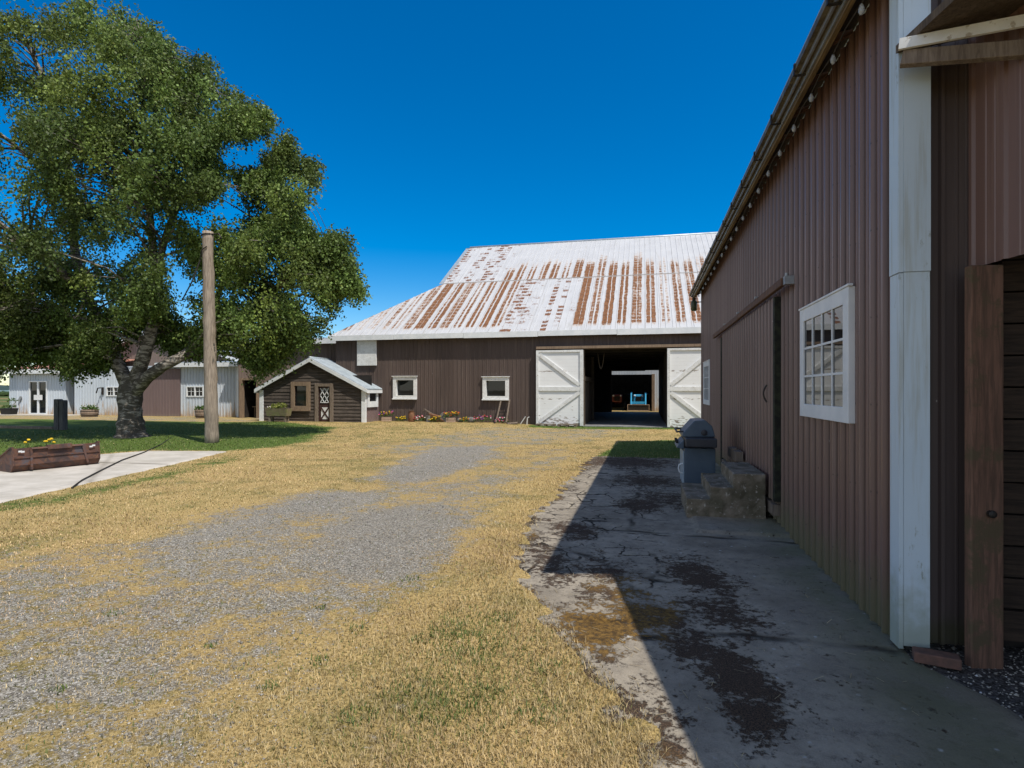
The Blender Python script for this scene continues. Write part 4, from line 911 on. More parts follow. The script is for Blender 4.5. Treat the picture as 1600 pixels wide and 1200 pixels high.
GB = thing('gable_barn', 'brown gabled barn rising behind the long white shed', 'barn', (-32.4, 32, .1))
mb = MB(); ap = 5.7; gx0, gx1 = -39.6, -25.2
siding(mb, (gx0, 32), (gx1, 32), (0, -1), 0, lambda s: 3.5 + (ap - 3.5) * (1 - abs(s - 7.2) / 7.2), brk=(7.2,)); siding(mb, (gx1, 32), (gx1, 48), (1, 0), 0, 3.5); siding(mb, (gx0, 48), (gx0, 32), (-1, 0), 0, 3.5); mb.build('wall', M['siding_link'], GB)
for s in (-1, 1):
    m = MB(); xc = (gx0 + gx1) / 2; e = xc + s * 7.6; ze = ap + .05 - 7.6 * (ap - 3.5) / 7.2
    m.hexa([(xc, 31.7, ap + .02), (e, 31.7, ze), (e, 48.3, ze), (xc, 48.3, ap + .02)], [(xc, 31.7, ap + .1), (e, 31.7, ze + .08), (e, 48.3, ze + .08), (xc, 48.3, ap + .1)]); m.build('roof', M['roof_grey'], GB)
    m = MB(); m.hexa([(xc, 31.62, ap - .16), (e, 31.62, ze - .18), (e, 31.69, ze - .18), (xc, 31.69, ap - .16)], [(xc, 31.62, ap + .1), (e, 31.62, ze + .08), (e, 31.69, ze + .08), (xc, 31.69, ap + .1)]); m.build('rake_board', M['white_trim'], GB)

MS = thing('milk_shed', 'small white shed with glass doors and rusty red roof at far left', 'shed', (-37.5, SY0, .17))
ML, MR = at(15, 600, Y=SY0).x, at(102, 600, Y=SY0).x; zs = 2.72
gd = hole(47.5, 73, 597, 645, SY0)
mb = MB(); siding(mb, (ML, SY0), (MR, SY0), (0, -1), .15, zs, [(gd[0] - ML, gd[1] - ML, -1, gd[3])], k=1.7); siding(mb, (ML, 33), (ML, SY0), (-1, 0), 0, zs); siding(mb, (MR, SY0), (MR, 29.0), (1, 0), .15, zs); mb.build('wall', M['siding_white'], MS)
mb = MB(); mb.box(MR + .03, SL - .02, 29.0, 29.1, .1, zs); mb.build('alcove_wall', M['siding_link'], MS)
mb = MB(); mb.box(MR + .25, SL - .12, 28.93, 28.98, .15, 2.3); mb.build('door', M['door_red'], MS)
mb = MB(); e = at(118, 580, Y=SY0 - .3).x; mb.box(ML - .2, e, SY0 - .36, SY0 - .30, zs - .03, zs + .26); mb.build('fascia', M['white_trim'], MS)
mb = MB(); mb.hexa([(ML - .2, SY0 - .35, zs + .24), (e, SY0 - .35, zs + .24), (e, 33, 3.9), (ML + 1.5, 33, 3.9)], [(ML - .2, SY0 - .35, zs + .3), (e, SY0 - .35, zs + .3), (e, 33, 3.96), (ML + 1.5, 33, 3.96)]); mb.build('roof', M['red_roof'], MS)
a, b, c, d = gd; c = .17
mb = MB(); e = .07; mb.box(a - e, a, SY0 - .06, SY0 + .05, c, d + e); mb.box(b, b + e, SY0 - .06, SY0 + .05, c, d + e); mb.box(a, b, SY0 - .058, SY0 + .05, d, d + e); xm = (a + b) / 2; mb.box(xm - .06, xm + .06, SY0 - .05, SY0 + .045, c, d); mb.box(a, b, SY0 - .056, SY0 + .05, c, c + .06); D = mb.build('glass_door', M['white_trim'], MS)
for x0, x1 in ((a, xm - .06), (xm + .06, b)): m = MB(); m.box(x0, x1, SY0 + .01, SY0 + .03, c + .06, d); m.build('pane', M['glass'], D)
m = MB(); q0, q1 = at(53, 617, Y=SY0 - .07), at(66, 625, Y=SY0 - .07); m.box(q0.x, q1.x, SY0 - .085, SY0 - .062, q1.z, q0.z); m.build('notice', M['white_paint'], D)
m = MB(); q = at(31, 621, Y=SY0 - .06); m.bar((q.x - .08, q.y, q.z - .25), (q.x + .1, q.y, q.z + .05), .05, .16); m.build('wall_hook', M['galv'], MS)
# ------------------------------------------------------------------ metal barn on the right
MBN = thing('metal_barn', 'long brown ribbed metal barn along the right side of the yard', 'barn', (1.6, 10, 0))
WX, WY0, WY1 = 1.594, 4.12, 17.16
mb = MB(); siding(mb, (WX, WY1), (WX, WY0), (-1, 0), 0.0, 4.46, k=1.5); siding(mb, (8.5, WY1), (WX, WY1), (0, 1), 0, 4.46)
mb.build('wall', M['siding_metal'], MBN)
mb = MB(); siding(mb, (WX, WY0), (2.05, WY0), (0, -1), 0.05, 4.46, k=1.1); siding(mb, (2.05, WY0), (9, WY0), (0, -1), 3.0, 4.46); mb.build('end_wall', M['siding_black'], MBN)
zr = lambda x: 4.48 + (x - 1.31) * .42
mb = MB(); mb.hexa([(1.27, 3.57, zr(1.27)), (7.2, 3.57, zr(7.2)), (7.2, 17.45, zr(7.2)), (1.27, 17.45, zr(1.27))], [(1.27, 3.57, zr(1.27) + .03), (7.2, 3.57, zr(7.2) + .03), (7.2, 17.45, zr(7.2) + .03), (1.27, 17.45, zr(1.27) + .03)])
mb.face([(7.2, 3.57, zr(7.2)), (13, 3.57, 4.5), (13, 17.45, 4.5), (7.2, 17.45, zr(7.2))]); mb.build('roof', M['roof_grey'], MBN)
mb = MB()
mb.box(1.262, 1.30, 3.59, 17.44, 4.41, 4.462); mb.build('gutter', M['gutter'], MBN)
mb = MB(); mb.box(1.302, 1.318, 3.61, 17.42, 4.375, 4.44); mb.box(1.345, 1.36, 3.61, 17.42, 4.34, 4.45); mb.build('drip_rail', M['galv'], MBN)
mb = MB(); mb.box(1.363, 1.40, 3.61, 17.42, 4.31, 4.47); mb.box(1.318, 1.345, 3.62, 17.4, 4.40, 4.45); mb.build('fascia', M['roof_edge'], MBN)
mb = MB(); mb.hexa([(1.402, 3.6, 4.44), (1.592, 3.6, 4.475), (1.592, 17.4, 4.475), (1.402, 17.4, 4.44)], [(1.402, 3.6, 4.46), (1.592, 3.6, 4.495), (1.592, 17.4, 4.495), (1.402, 17.4, 4.46)]); mb.build('soffit', mat_plain('dark_soffit_board', (.05, .036, .026), (.03, .022, .016), 6), MBN)
y = 3.7
while y < 17.3: mb = MB(); mb.hexa([(1.405, y, 4.36), (WX - .02, y, 4.44), (WX - .02, y + .05, 4.44), (1.405, y + .05, 4.36)], [(1.405, y, 4.439), (WX - .02, y, 4.47), (WX - .02, y + .05, 4.47), (1.405, y + .05, 4.439)]); mb.build('rafter_tail', M['beam_brown'], MBN); y += .61
y = 4.4
while y < 17.3: mb = MB(); mb.box(1.25, 1.262, y, y + .03, 4.37, 4.47); mb.box(1.262, 1.36, y, y + .03, 4.365, 4.373); mb.build('gutter_bracket', M['iron'], MBN); y += .93
# corner trim
mb = MB(); mb.box(1.578, 1.722, 4.03, 4.115, .05, 2.39); mb.box(1.574, 1.724, 4.023, 4.112, 2.392, 4.46)
mb.box(1.552, 1.576, 4.03, 4.165, .03, 2.385); mb.box(1.547, 1.573, 4.025, 4.165, 2.39, 4.46)
def mat_trim():
    t = NT('weathered_corner_trim'); P = t.pos(); x, y, z = t.sep(P); n = t.noise(P, 6, 5, .65)
    c = t.mix(t.noise(P, 2.2, 4), (.57, .67, .75), (.47, .57, .65))
    st = t.noise(t.scale(P, (9, 9, .5)), 1.8, 5, .65); c = t.mix(t.math('MULTIPLY', t.step(st, .50, .70), .5), c, (.36, .37, .31))
    pt_ = t.noise(t.scale(P, (1, 1, .35)), 8, 6, .75); c = t.mix(t.math('MULTIPLY', t.step(pt_, .60, .68), .7), c, (.20, .21, .14))
    alg = t.step(t.math('ADD', z, t.math('MULTIPLY', t.math('SUBTRACT', n, .5), .9)), .62, .05); c = t.mix(t.math('MULTIPLY', alg, .6), c, (.19, .21, .10))
    return t.done(t.bsdf(c, .5, 0, t.bump(n, .08, .01), .35))
M['corner_trim'] = mat_trim(); mb.build('corner_trim', M['corner_trim'], MBN)
def big_window(y0, y1, z0, z1, cols=4, rows=3):
    f = MB(); w = .13; xo, xi = 1.546, 1.60
    f.box(xo, xi, y0, y0 + w, z0, z1); f.box(xo, xi, y1 - w, y1, z0, z1); f.box(xo + .002, xi, y0 + w, y1 - w, z0, z0 + .125); f.box(xo + .002, xi, y0 + w, y1 - w, z1 - .125, z1)
    f.box(xo - .008, xo + .03, y0 - .02, y1 + .02, z1 + .001, z1 + .02)
    win = f.build('window', M['white_trim'], MBN, bevel=.004)
    a, b, c, d = y0 + w, y1 - w, z0 + .125, z1 - .125
    g = MB(); g.box(1.5615, 1.5655, a, b, c, d); g.build('pane', M['glass'], win)
    m = MB()
    for i in range(1, cols): q = a + (b - a) * i / cols; m.box(1.551, 1.561, q - .011, q + .011, c, d)
    for i in range(1, rows):
        q = c + (d - c) * i / rows
        for j in range(cols): m.box(1.552, 1.561, a + (b - a) * j / cols + .0115, a + (b - a) * (j + 1) / cols - .0115, q - .010, q + .010)
    m.build('muntin', M['white_trim'], win)
big_window(4.93, 6.36, 1.39, 2.465); big_window(14.9, 16.35, 1.28, 2.40)
# sliding door on its track
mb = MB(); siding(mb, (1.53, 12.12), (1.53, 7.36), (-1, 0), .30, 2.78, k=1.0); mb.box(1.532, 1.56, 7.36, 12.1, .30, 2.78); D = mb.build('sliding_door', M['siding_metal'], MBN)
mb = MB(); mb.box(1.49, 1.575, 7.27, 7.355, .33, 2.76); mb.build('edge_board', M['moss_edge'], D, bevel=.006)
mb = MB(); mb.box(1.50, 1.575, 12.15, 12.28, .15, 2.72); mb.box(1.53, 1.575, 12.3, 12.55, .1, 2.74); mb.build('jamb_board', M['moss_edge'], MBN)
mb = MB(); mb.box(1.45, 1.50, 6.75, 9.75, 2.80, 2.885); mb.box(1.452, 1.502, 9.78, 13.25, 2.795, 2.88); mb.build('door_track', M['beam_brown'], MBN, bevel=.006)
mb = MB(); mb.box(1.47, 1.575, 6.66, 6.74, 2.80, 2.89); mb.tube([(1.50, 6.70, 2.89), (1.50, 6.70, 2.925)], .02, 8)
mb.build('track_bracket', M['galv'], MBN)
for y in (8.2, 9.76, 11.4): mb = MB(); mb.box(1.44, 1.58, y, y + .05, 2.888, 2.915); mb.build('track_bracket', M['galv'], MBN)
mb = MB(); mb.tube([(1.53, 7.75 + .05 * math.cos(t_), 1.62 + .16 * math.sin(t_)) if False else (1.50 - .04 * math.sin(t_), 7.75, 1.50 + .22 * t_ / 3.14) for t_ in np.linspace(0, 3.14, 9)], .01, 6); mb.build('handle', M['iron'], D)
mb = MB(); mb.box(1.50, 1.59, 7.4, 12.1, .14, .27); mb.build('sill_beam', M['old_wood'], MBN)
# eave lights
L = thing('string_lights', 'string of clear bulbs hung along the eave of the metal barn', 'string lights', (1.42, 10.6, 4.27))
mb = MB(); pts = []
for i in range(23):
    y = 4.0 + i * .6; pts += [(1.43, y, 4.30), (1.43, y + .3, 4.275)]
mb.tube(pts, .006, 4); mb.build('cable', M['iron'], L)
for i in range(22):
    y = 4.3 + i * .6; m = MB(); m.lathe((1.43, y, 4.275), [(.006, 0), (.011, -.01), (.019, -.035), (.020, -.05), (.013, -.07), (.003, -.077)], 10); m.build('bulb', M['bulb'], L, smooth=True)
LN = thing('lantern', 'mossy jar lantern on a bracket at the far corner of the metal barn', 'lamp', (1.37, 17.25, 4.2))
mb = MB(); mb.lathe((1.38, 17.25, 3.95), [(.06, 0), (.085, .03), (.085, .26), (.06, .30)], 14); mb.build('jar', mat_plain('green_jar', (.09, .1, .05), (.05, .06, .03), 12, .3), LN, smooth=True)
mb = MB(); mb.lathe((1.38, 17.25, 4.252), [(.05, 0), (.05, .1), (.09, .11), (.02, .2)], 14); mb.build('cap', M['iron'], LN)
mb = MB(); mb.tube([(1.38, 17.25, 4.42), (1.38, 17.25, 4.50), (1.6, 17.2, 4.50)], .014, 6); mb.tube([(1.42, 17.25, 4.2), (1.6, 17.2, 4.2)], .014, 6); mb.build('bracket', M['iron'], LN)

# lean-to with the open bay at the near right
LT = thing('lean_to', 'open brown lean to shed with rough post at the right edge', 'shed', (2.1, 3.5, 0))
nd = Vector((.233, -.972, 0)); p0 = Vector((1.979, 4.118, 0)); nx_ = Vector((-.972, -.233, 0))
p0 = p0 + nd * .0; p1 = p0 + nd * 5.5
mb = MB(); siding(mb, p0, p1, nx_, lambda s: 2.41 + .01 * s, 3.9, k=.9, pitch=.23); mb.build('header_panel', M['siding_brown'], LT)
mb = MB(); q0, q1 = p0 + nd * .16 - nx_ * .03, p1 - nx_ * .03; mb.bar(q0 + Vector((0, 0, 2.55)), q1 + Vector((0, 0, 2.55)), .05, .22, side=(-nx_)); mb.build('header_beam', M['post_wood'], LT)
pc = Vector((1.972, 3.955, 0))
mb = MB(); u_, v_ = Vector((.985, .17, 0)) * .093, Vector((-.17, .985, 0)) * .03
mb.obox(pc + Vector((0, 0, 1.18)), u_, v_, Vector((0, 0, 1.215))); mb.build('post', M['post_wood'], LT, bevel=.008)
mb = MB(); mb.lathe(pc - v_ * 1.0 + u_ * .15 + Vector((0, 0, .92)), [(.008, 0), (.022, -.004), (.022, -.03), (.008, -.04)], 10, 'y'); mb.build('bolt', M['iron'], LT)
mb = MB(); z = .10
while z < 3.0:
    k = random.uniform(-.012, .012); mb.box(2.16, 6.5, 4.13 + k, 4.17 + k, z, z + .185); z += .197
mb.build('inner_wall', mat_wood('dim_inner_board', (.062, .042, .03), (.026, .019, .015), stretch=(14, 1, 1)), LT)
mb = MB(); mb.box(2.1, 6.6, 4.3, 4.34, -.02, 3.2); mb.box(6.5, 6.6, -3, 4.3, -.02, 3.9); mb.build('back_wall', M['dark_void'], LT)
mb = MB(); R0 = [(1.53, 4.02, 3.76), (2.0, 1.7, 3.76), (2.75, -1.4, 3.76), (6.7, -1.4, 4.3), (6.7, 4.02, 4.3)]
mb.hexa([Vector(p) for p in reversed(R0)], [Vector(p) + Vector((0, 0, .05)) for p in reversed(R0)]); mb.build('roof', mat_wood('stained_roof_board', (.15, .115, .085), (.075, .058, .045)), LT)
mb = MB(); mb.bar((1.515, 3.90, 3.66), (2.2, 3.66, 3.505), .05, .09, side=(0, 1, 0)); mb.build('rake_beam', M['old_wood'], LT, bevel=.005)
mb = MB(); mb.bar((1.49, 3.87, 3.735), (2.2, 3.62, 3.66), .02, .065, side=(0, 1, 0)); mb.build('rake_board', M['white_paint'], LT)
bq = gp(1463, 1040); e1 = Vector((.965, -.26, 0)); e2 = Vector((.26, .965, 0))
mb = MB(); mb.obox((bq[0], bq[1], .045), e1 * .115, e2 * .05, Vector((0, 0, .032)))
tag(mb.build('brick', M['brick'], org=(bq[0], bq[1], 0), bevel=.008), 'single worn red brick on the ground by the white corner post', 'brick')

# ------------------------------------------------------------------ concrete steps
def rough_box(mb, x0, x1, y0, y1, z0, z1, s=.07, j=.012):
    def g(a, b): n = max(1, int(round((b - a) / s))); return np.linspace(a, b, n + 1)
    cache = {}
    def vtx(x, y, z):
        k = (round(x, 4), round(y, 4), round(z, 4))
        if k not in cache:
            ed = sum((abs(x - x0) < 1e-6 or abs(x - x1) < 1e-6, abs(y - y0) < 1e-6 or abs(y - y1) < 1e-6, abs(z - z1) < 1e-6))
            q = [x, y, z]
            if ed >= 2:
                a = .003 + random.random() * .009
                q[0] += a * (1 if abs(x - x0) < 1e-6 else -1 if abs(x - x1) < 1e-6 else 0); q[1] += a * (1 if abs(y - y0) < 1e-6 else -1 if abs(y - y1) < 1e-6 else 0); q[2] -= a if abs(z - z1) < 1e-6 else 0
            q = [c + random.uniform(-j, j) * .35 for c in q]; cache[k] = len(mb.v); mb.v.append(tuple(q))
        return cache[k]
    X_, Y_, Z_ = g(x0, x1), g(y0, y1), g(z0, z1)
    def quad(a): mb.f.append(tuple(a)); mb.mi.append(mb.cur)
    for A, Bv, fn in ((X_, Y_, lambda a, b: (a, b, z1)), (X_, Z_, lambda a, b: (a, y0, b)), (X_, Z_, lambda a, b: (a, y1, b)), (Y_, Z_, lambda a, b: (x0, a, b)), (Y_, Z_, lambda a, b: (x1, a, b))):
        for i in range(len(A) - 1):
            for k in range(len(Bv) - 1): quad([vtx(*fn(A[i], Bv[k])), vtx(*fn(A[i + 1], Bv[k])), vtx(*fn(A[i + 1], Bv[k + 1])), vtx(*fn(A[i], Bv[k + 1]))])
ST = thing('steps', 'three rough mossy concrete steps below the sliding door of the metal barn', 'steps', (1.0, 8.2, .03))
XS = [.52, .60, .68, .75, .812, .88, .95, 1.02, 1.088, 1.16, 1.24, 1.32, 1.40, 1.47]; ZS = [.02, .09, .18, .27, .35, .43, .515, .60]; YS = list(np.linspace(7.63, 8.88, 17))
hz = lambda xm: .27 if xm < .812 else .43 if xm < 1.088 else .60
mb = MB(); cache = {}
def sv(x, y, z, e=(0, 0, 0)):
    k = (round(x, 4), round(y, 4), round(z, 4))
    if k not in cache:
        cache[k] = len(mb.v); q = 1 + 1.6 * math.sin(x * 9 + z * 13 + y * 5) * math.sin(y * 7 - z * 11)
        mb.v.append((x + random.uniform(-.006, .006), y + .012 * q * (1 if y < 7.7 else 0) + random.uniform(-.006, .006), z + random.uniform(-.007, .004) - (.012 * random.random() if y < 7.64 else 0)))
    return cache[k]
def sq(*vs): mb.f.append(tuple(sv(*p) for p in vs)); mb.mi.append(0)
for x0, x1 in zip(XS, XS[1:]):
    h = hz((x0 + x1) / 2)
    for yy in (YS[0], YS[-1]):
        for z0, z1 in zip(ZS, ZS[1:]):
            if z1 <= h + 1e-6: sq((x0, yy, z0), (x1, yy, z0), (x1, yy, z1), (x0, yy, z1))
    for y0, y1 in zip(YS, YS[1:]): sq((x0, y0, h), (x1, y0, h), (x1, y1, h), (x0, y1, h))
for xr, zl, zh in ((.52, .02, .27), (.812, .27, .43), (1.088, .43, .60), (1.47, .02, .60)):
    for z0, z1 in zip(ZS, ZS[1:]):
        if z0 >= zl - 1e-6 and z1 <= zh + 1e-6:
            for y0, y1 in zip(YS, YS[1:]): sq((xr, y0, z0), (xr, y1, z0), (xr, y1, z1), (xr, y0, z1))
mb.build('step_block', M['concrete_step'], ST, bevel=.009)
mb = MB(); mb.box(1.36, 1.47, 9.35, 10.2, .55, .70); mb.tube([(1.40, 9.7, .5), (1.40, 9.7, .72)], .05, 8)
tag(mb.build('timber_block', M['old_wood'], org=(1.4, 9.7, .55)), 'short grey timber block against the barn wall above the steps', 'timber block')

# ------------------------------------------------------------------ barbecue
BY = 9.62
BQ = thing('barbecue', 'blue grey gas barbecue on a cart beside the concrete steps', 'barbecue', (.88, BY + .4, .02))
A = lambda px, py: at(px, py, Y=BY)
prof = [A(1066, 683), A(1067, 677), A(1085, 657.5), A(1102, 656.5), A(1113, 666), A(1118, 683)]
mb = MB(); mb.prism([(p.x, BY, p.z) for p in prof], (0, .86, 0)); mb.build('lid', M['bbq_body'], BQ, bevel=.012)
mb = MB(); c = A(1100, 676); mb.lathe((c.x, BY - .001, c.z), [(.05, 0), (.05, -.02), (.02, -.03)], 14, 'y'); mb.build('hinge_knob', M['bbq_dark'], BQ)
a, b = A(1069.5, 700), A(1118, 759)
mb = MB(); mb.box(a.x, b.x, BY, BY + .86, .09, a.z); mb.build('cart', M['bbq_body'], BQ, bevel=.01)
mb = MB(); mb.box(a.x + .03, b.x - .03, BY - .006, BY - .001, .16, .50); mb.build('side_panel', M['bbq_body'], BQ)
a2, b2 = at(1071.5, 685, Y=BY - .25), at(1121, 700, Y=BY - .25)
mb = MB(); mb.box(a2.x, b2.x, BY - .25, BY + .9, b2.z, a2.z); mb.build('shelf', M['bbq_dark'], BQ, bevel=.018)
p_, q_ = A(1057.5, 700), A(1069, 687)
mb = MB(); mb.hexa([(p_.x, BY + .02, p_.z), (q_.x, BY + .02, p_.z - .02), (q_.x, BY + .84, p_.z - .02), (p_.x, BY + .84, p_.z)], [(p_.x + .03, BY + .02, p_.z + .05), (q_.x, BY + .02, q_.z), (q_.x, BY + .84, q_.z), (p_.x + .03, BY + .84, p_.z + .05)]); mb.build('control_panel', M['bbq_body'], BQ, bevel=.008)
for k in range(3):
    m = MB(); m.lathe((p_.x + .035, BY + .2 + k * .22, (p_.z + q_.z) / 2 + .02), [(.028, 0), (.028, -.035), (.018, -.04)], 12, 'x'); m.build('knob', M['black'], BQ)
h = A(1058.5, 675); mb = MB(); mb.tube([(h.x, BY + .03, h.z), (h.x, BY + .83, h.z)], .016, 10)
for y in (BY + .08, BY + .78): mb.bar((h.x, y, h.z), (h.x + .10, y, h.z + .005), .03, .025)
mb.build('lid_handle', M['bbq_dark'], BQ)
c0, c1 = A(1069, 724), A(1069, 741); mb = MB(); mb.tube([(c0.x, BY + .06, c0.z), (c0.x - .075, BY + .06, c0.z - .03), (c0.x - .085, BY + .06, (c0.z + c1.z) / 2), (c0.x - .07, BY + .06, c1.z + .03), (c0.x, BY + .06, c1.z)], .012, 8); mb.build('door_handle', M['white_trim'], BQ, smooth=True)
mb = MB(); mb.box(a.x - .022, a.x - .002, BY + .02, BY + .84, .11, .66); mb.build('door', mat_plain('pale_blue_panel', (.34, .42, .48), (.27, .34, .4), 5, .4), BQ, bevel=.006)
for x in (a.x + .05, b.x - .05):
    for y in (BY + .06, BY + .78):
        m = MB(); m.lathe((x - .02, y, .062), [(.045, 0), (.05, .01), (.05, .03), (.045, .04)], 12, 'x'); m.build('wheel', M['black'], BQ)

# ------------------------------------------------------------------ loader bucket planter
P1, P2 = Vector((*gp(22, 741), .03)), Vector((*gp(155, 727), .03)); e = (P2 - P1); Lb = e.length; e.normalize(); back = Vector((-e.y, e.x, 0))
BK = thing('loader_bucket', 'rusty tractor loader bucket used as a planter on the concrete slab', 'planter', tuple((P1 + P2) / 2))
def bp(s, d, z): return P1 + e * s + back * d + Vector((0, 0, z))
T_ = .014
mb = MB(); mb.hexa([bp(0, .10, 0), bp(Lb, .10, 0), bp(Lb, .12, 0), bp(0, .12, 0)], [bp(0, 0, .13), bp(Lb, 0, .13), bp(Lb, .02, .13), bp(0, .02, .13)])
mb.hexa([bp(0, 0, .132), bp(Lb, 0, .132), bp(Lb, .02, .132), bp(0, .02, .132)], [bp(0, .03, .47), bp(Lb, .03, .47), bp(Lb, .05, .47), bp(0, .05, .47)]); mb.build('back_plate', M['rusty_steel'], BK)
mb = MB(); mb.hexa([bp(0, .12, .002), bp(Lb, .12, .002), bp(Lb, .95, .002), bp(0, .95, .002)], [bp(0, .12, .02), bp(Lb, .12, .02), bp(Lb, .95, .02), bp(0, .95, .02)]); mb.build('floor_plate', M['rusty_steel'], BK)
for s in (-.02, Lb + .002):
    m = MB(); m.prism([bp(s, .09, .0), bp(s, -.01, .13), bp(s, .025, .485), bp(s, .07, .485), bp(s, .93, .10), bp(s, .96, 0)], e * .018); m.build('side_plate', M['rusty_steel'], BK)
    m = MB(); m.prism([bp(s - .012, .03, .475), bp(s - .012, .03, .50), bp(s - .012, .09, .50), bp(s - .012, .95, .115), bp(s - .012, .93, .09), bp(s - .012, .08, .475)], e * .042); m.build('edge_bar', M['rusty_steel'], BK)
mb = MB()
mb.hexa([bp(0, -.012, .27), bp(Lb, -.012, .27), bp(Lb, .02, .27), bp(0, .02, .27)], [bp(0, -.012, .295), bp(Lb, -.012, .295), bp(Lb, .02, .295), bp(0, .02, .295)])
for s0_, s1_, t0_, t1_ in ((.26, .30, .26, .30),): mb.hexa([bp(s0_, -.03, .03), bp(s1_, -.03, .03), bp(s1_, .03, .03), bp(s0_, .03, .03)], [bp(t0_, -.005, .45), bp(t1_, -.005, .45), bp(t1_, .03, .45), bp(t0_, .03, .45)])
mb.hexa([bp(Lb - .25, -.03, .06), bp(Lb - .21, -.03, .06), bp(Lb - .21, .03, .06), bp(Lb - .25, .03, .06)], [bp(Lb - .34, -.005, .45), bp(Lb - .30, -.005, .45), bp(Lb - .30, .03, .45), bp(Lb - .34, .03, .45)])
mb.hexa([bp(.28, -.025, .44), bp(Lb - .32, -.025, .44), bp(Lb - .32, .03, .44), bp(.28, .03, .44)], [bp(.28, -.005, .468), bp(Lb - .32, -.005, .468), bp(Lb - .32, .04, .468), bp(.28, .04, .468)])
mb.build('mount_frame', M['rusty_steel'], BK)
mb = MB(); mb.hexa([bp(.55, -.04, .41), bp(.98, -.04, .41), bp(.98, .0, .41), bp(.55, .0, .41)], [bp(.55, -.03, .50), bp(.98, -.03, .50), bp(.98, .06, .50), bp(.55, .06, .50)]); mb.build('hook_plate', M['rusty_steel'], BK, bevel=.006)
mb = MB(); mb.face([bp(.01, .05, .40), bp(Lb - .01, .05, .40), bp(Lb - .01, .8, .12), bp(.01, .8, .12)]); mb.build('soil', M['soil'], BK)
m = MB()
for s, z in ((.09, .43), (.13, .42), (Lb - .12, .44), (Lb - .17, .42)): q = bp(s, -.018, z - .02); m.obox(q, e * .03, back * .004, Vector((0, 0, .016)))
m.build('label_patch', M['white_paint'], BK)

# ------------------------------------------------------------------ plants
def foliage(name, centers, parent, n=120, r=.2, size=.06, c1=(.05, .10, .02), c2=(.12, .19, .05), up=.35):
    V, F_, C = [], [], []
    for c in centers:
        for k in range(n // len(centers)):
            d = Vector(RNG.normal(size=3)).normalized(); p = Vector(c) + Vector((d.x * r, d.y * r * .8, abs(d.z) * r * .9)) * random.uniform(.35, 1)
            a = (d + Vector((0, 0, up)) + Vector(RNG.normal(size=3)) * .4).normalized(); b = a.cross(Vector(RNG.normal(size=3))).normalized(); s = size * random.uniform(.6, 1.3)
            i = len(V); V += [p, p + a * s * .5 + b * s * .28, p + a * s, p + a * s * .5 - b * s * .28]; F_.append((i, i + 1, i + 2, i + 3)); t = random.random(); col = [c1[q] + (c2[q] - c1[q]) * t for q in range(3)]; C += [col] * 4
    o = big_mesh(name, [tuple(v) for v in V], F_, M['leaf'], tint=np.array(C), parent=parent, org=tuple(world_loc(parent))); return o
def blossoms(centers, cols, parent, n=14, r=.18, size=.035):
    for col in cols:
        m = MB()
        for c in centers:
            for k in range(max(2, n // len(cols) // len(centers))):
                a = random.uniform(0, 6.28); q = r * math.sqrt(random.random()); m.blob((c[0] + q * math.cos(a), c[1] + q * .7 * math.sin(a) - .03, c[2] + r * .55 + random.uniform(-.06, .10)), size * random.uniform(.8, 1.3), (1, 1, .7), .15, 6, 4)
        m.build('blossoms', M['fl_' + col], parent)
FYP = 25.75
def flower(px, py, label, cols, r=.2, crate=False, n=18, h=.0, group='flowers along the barn wall', off=0.0):
    b = at(px, py, Y=FYP); z = float(gz(b.x, FYP)); c = (b.x, FYP, z)
    t = thing('flower_box' if crate else 'flower_clump', label, 'planter' if crate else 'flowers', c, group)
    zz = z
    if crate:
        m = MB(); w = .20
        for k in range(2): m.box(b.x - w, b.x + w, FYP - .15, FYP - .13, z + .01 + k * .11, z + .105 + k * .11); m.box(b.x - w, b.x + w, FYP + .13, FYP + .15, z + .01 + k * .11, z + .105 + k * .11); m.box(b.x - w, b.x - w + .02, FYP - .128, FYP + .128, z + .012 + k * .11, z + .10 + k * .11); m.box(b.x + w - .02, b.x + w, FYP - .128, FYP + .128, z + .012 + k * .11, z + .10 + k * .11)
        m.build('crate', M['crate'], t); m = MB(); m.box(b.x - w + .022, b.x + w - .022, FYP - .127, FYP + .127, z + .02, z + .18); m.build('soil', M['soil'], t); zz = z + .2
    cs = [(b.x - r * .6, FYP, zz + .04), (b.x + r * .5, FYP + .05, zz + .08)]
    foliage('foliage', cs, t, 170, r, .075); blossoms(cs, cols, t, n, r)
    return t
flower(604, 659, 'crate of purple and yellow flowers beside the cabin corner', ['purple', 'pink', 'yellow'], .24, True, 30)
flower(627, 658, 'low clump of yellow flowers left of the rusty milk can', ['yellow'], .17)
flower(655, 658, 'low bed of red and pink flowers right of the rusty milk can', ['red', 'pink', 'white'], .24, n=27)
flower(679, 658, 'yellow flowers in front of the tipped rusty wheelbarrow', ['yellow'], .2)
flower(705, 659, 'crate of tall yellow and orange red flowers by the round stone', ['yellow', 'orange', 'red'], .27, True, 34)
flower(727, 659, 'yellow flowers among dark stones along the barn wall', ['yellow', 'orange'], .18)
flower(753, 659, 'wide bed of red white and purple flowers left of the hand truck', ['red', 'purple', 'white', 'pink'], .30, n=36)
c = at(643, 658, Y=FYP - .05); z = float(gz(c.x, FYP))
m = MB(); m.lathe((c.x, FYP - .05, z), [(.14, 0), (.155, .02), (.155, .36), (.10, .44), (.10, .50), (.13, .53)], 18)
MC = thing('milk_can', 'rusty brown old milk can standing among the flowers', 'milk can', (c.x, FYP - .05, z)); m.build('body', M['terracotta'], MC, smooth=True)
m = MB()
for s in (-1, 1): m.tube([(c.x + s * .11, FYP - .05, z + .46), (c.x + s * .18, FYP - .05, z + .43), (c.x + s * .155, FYP - .05, z + .34)], .012, 6)
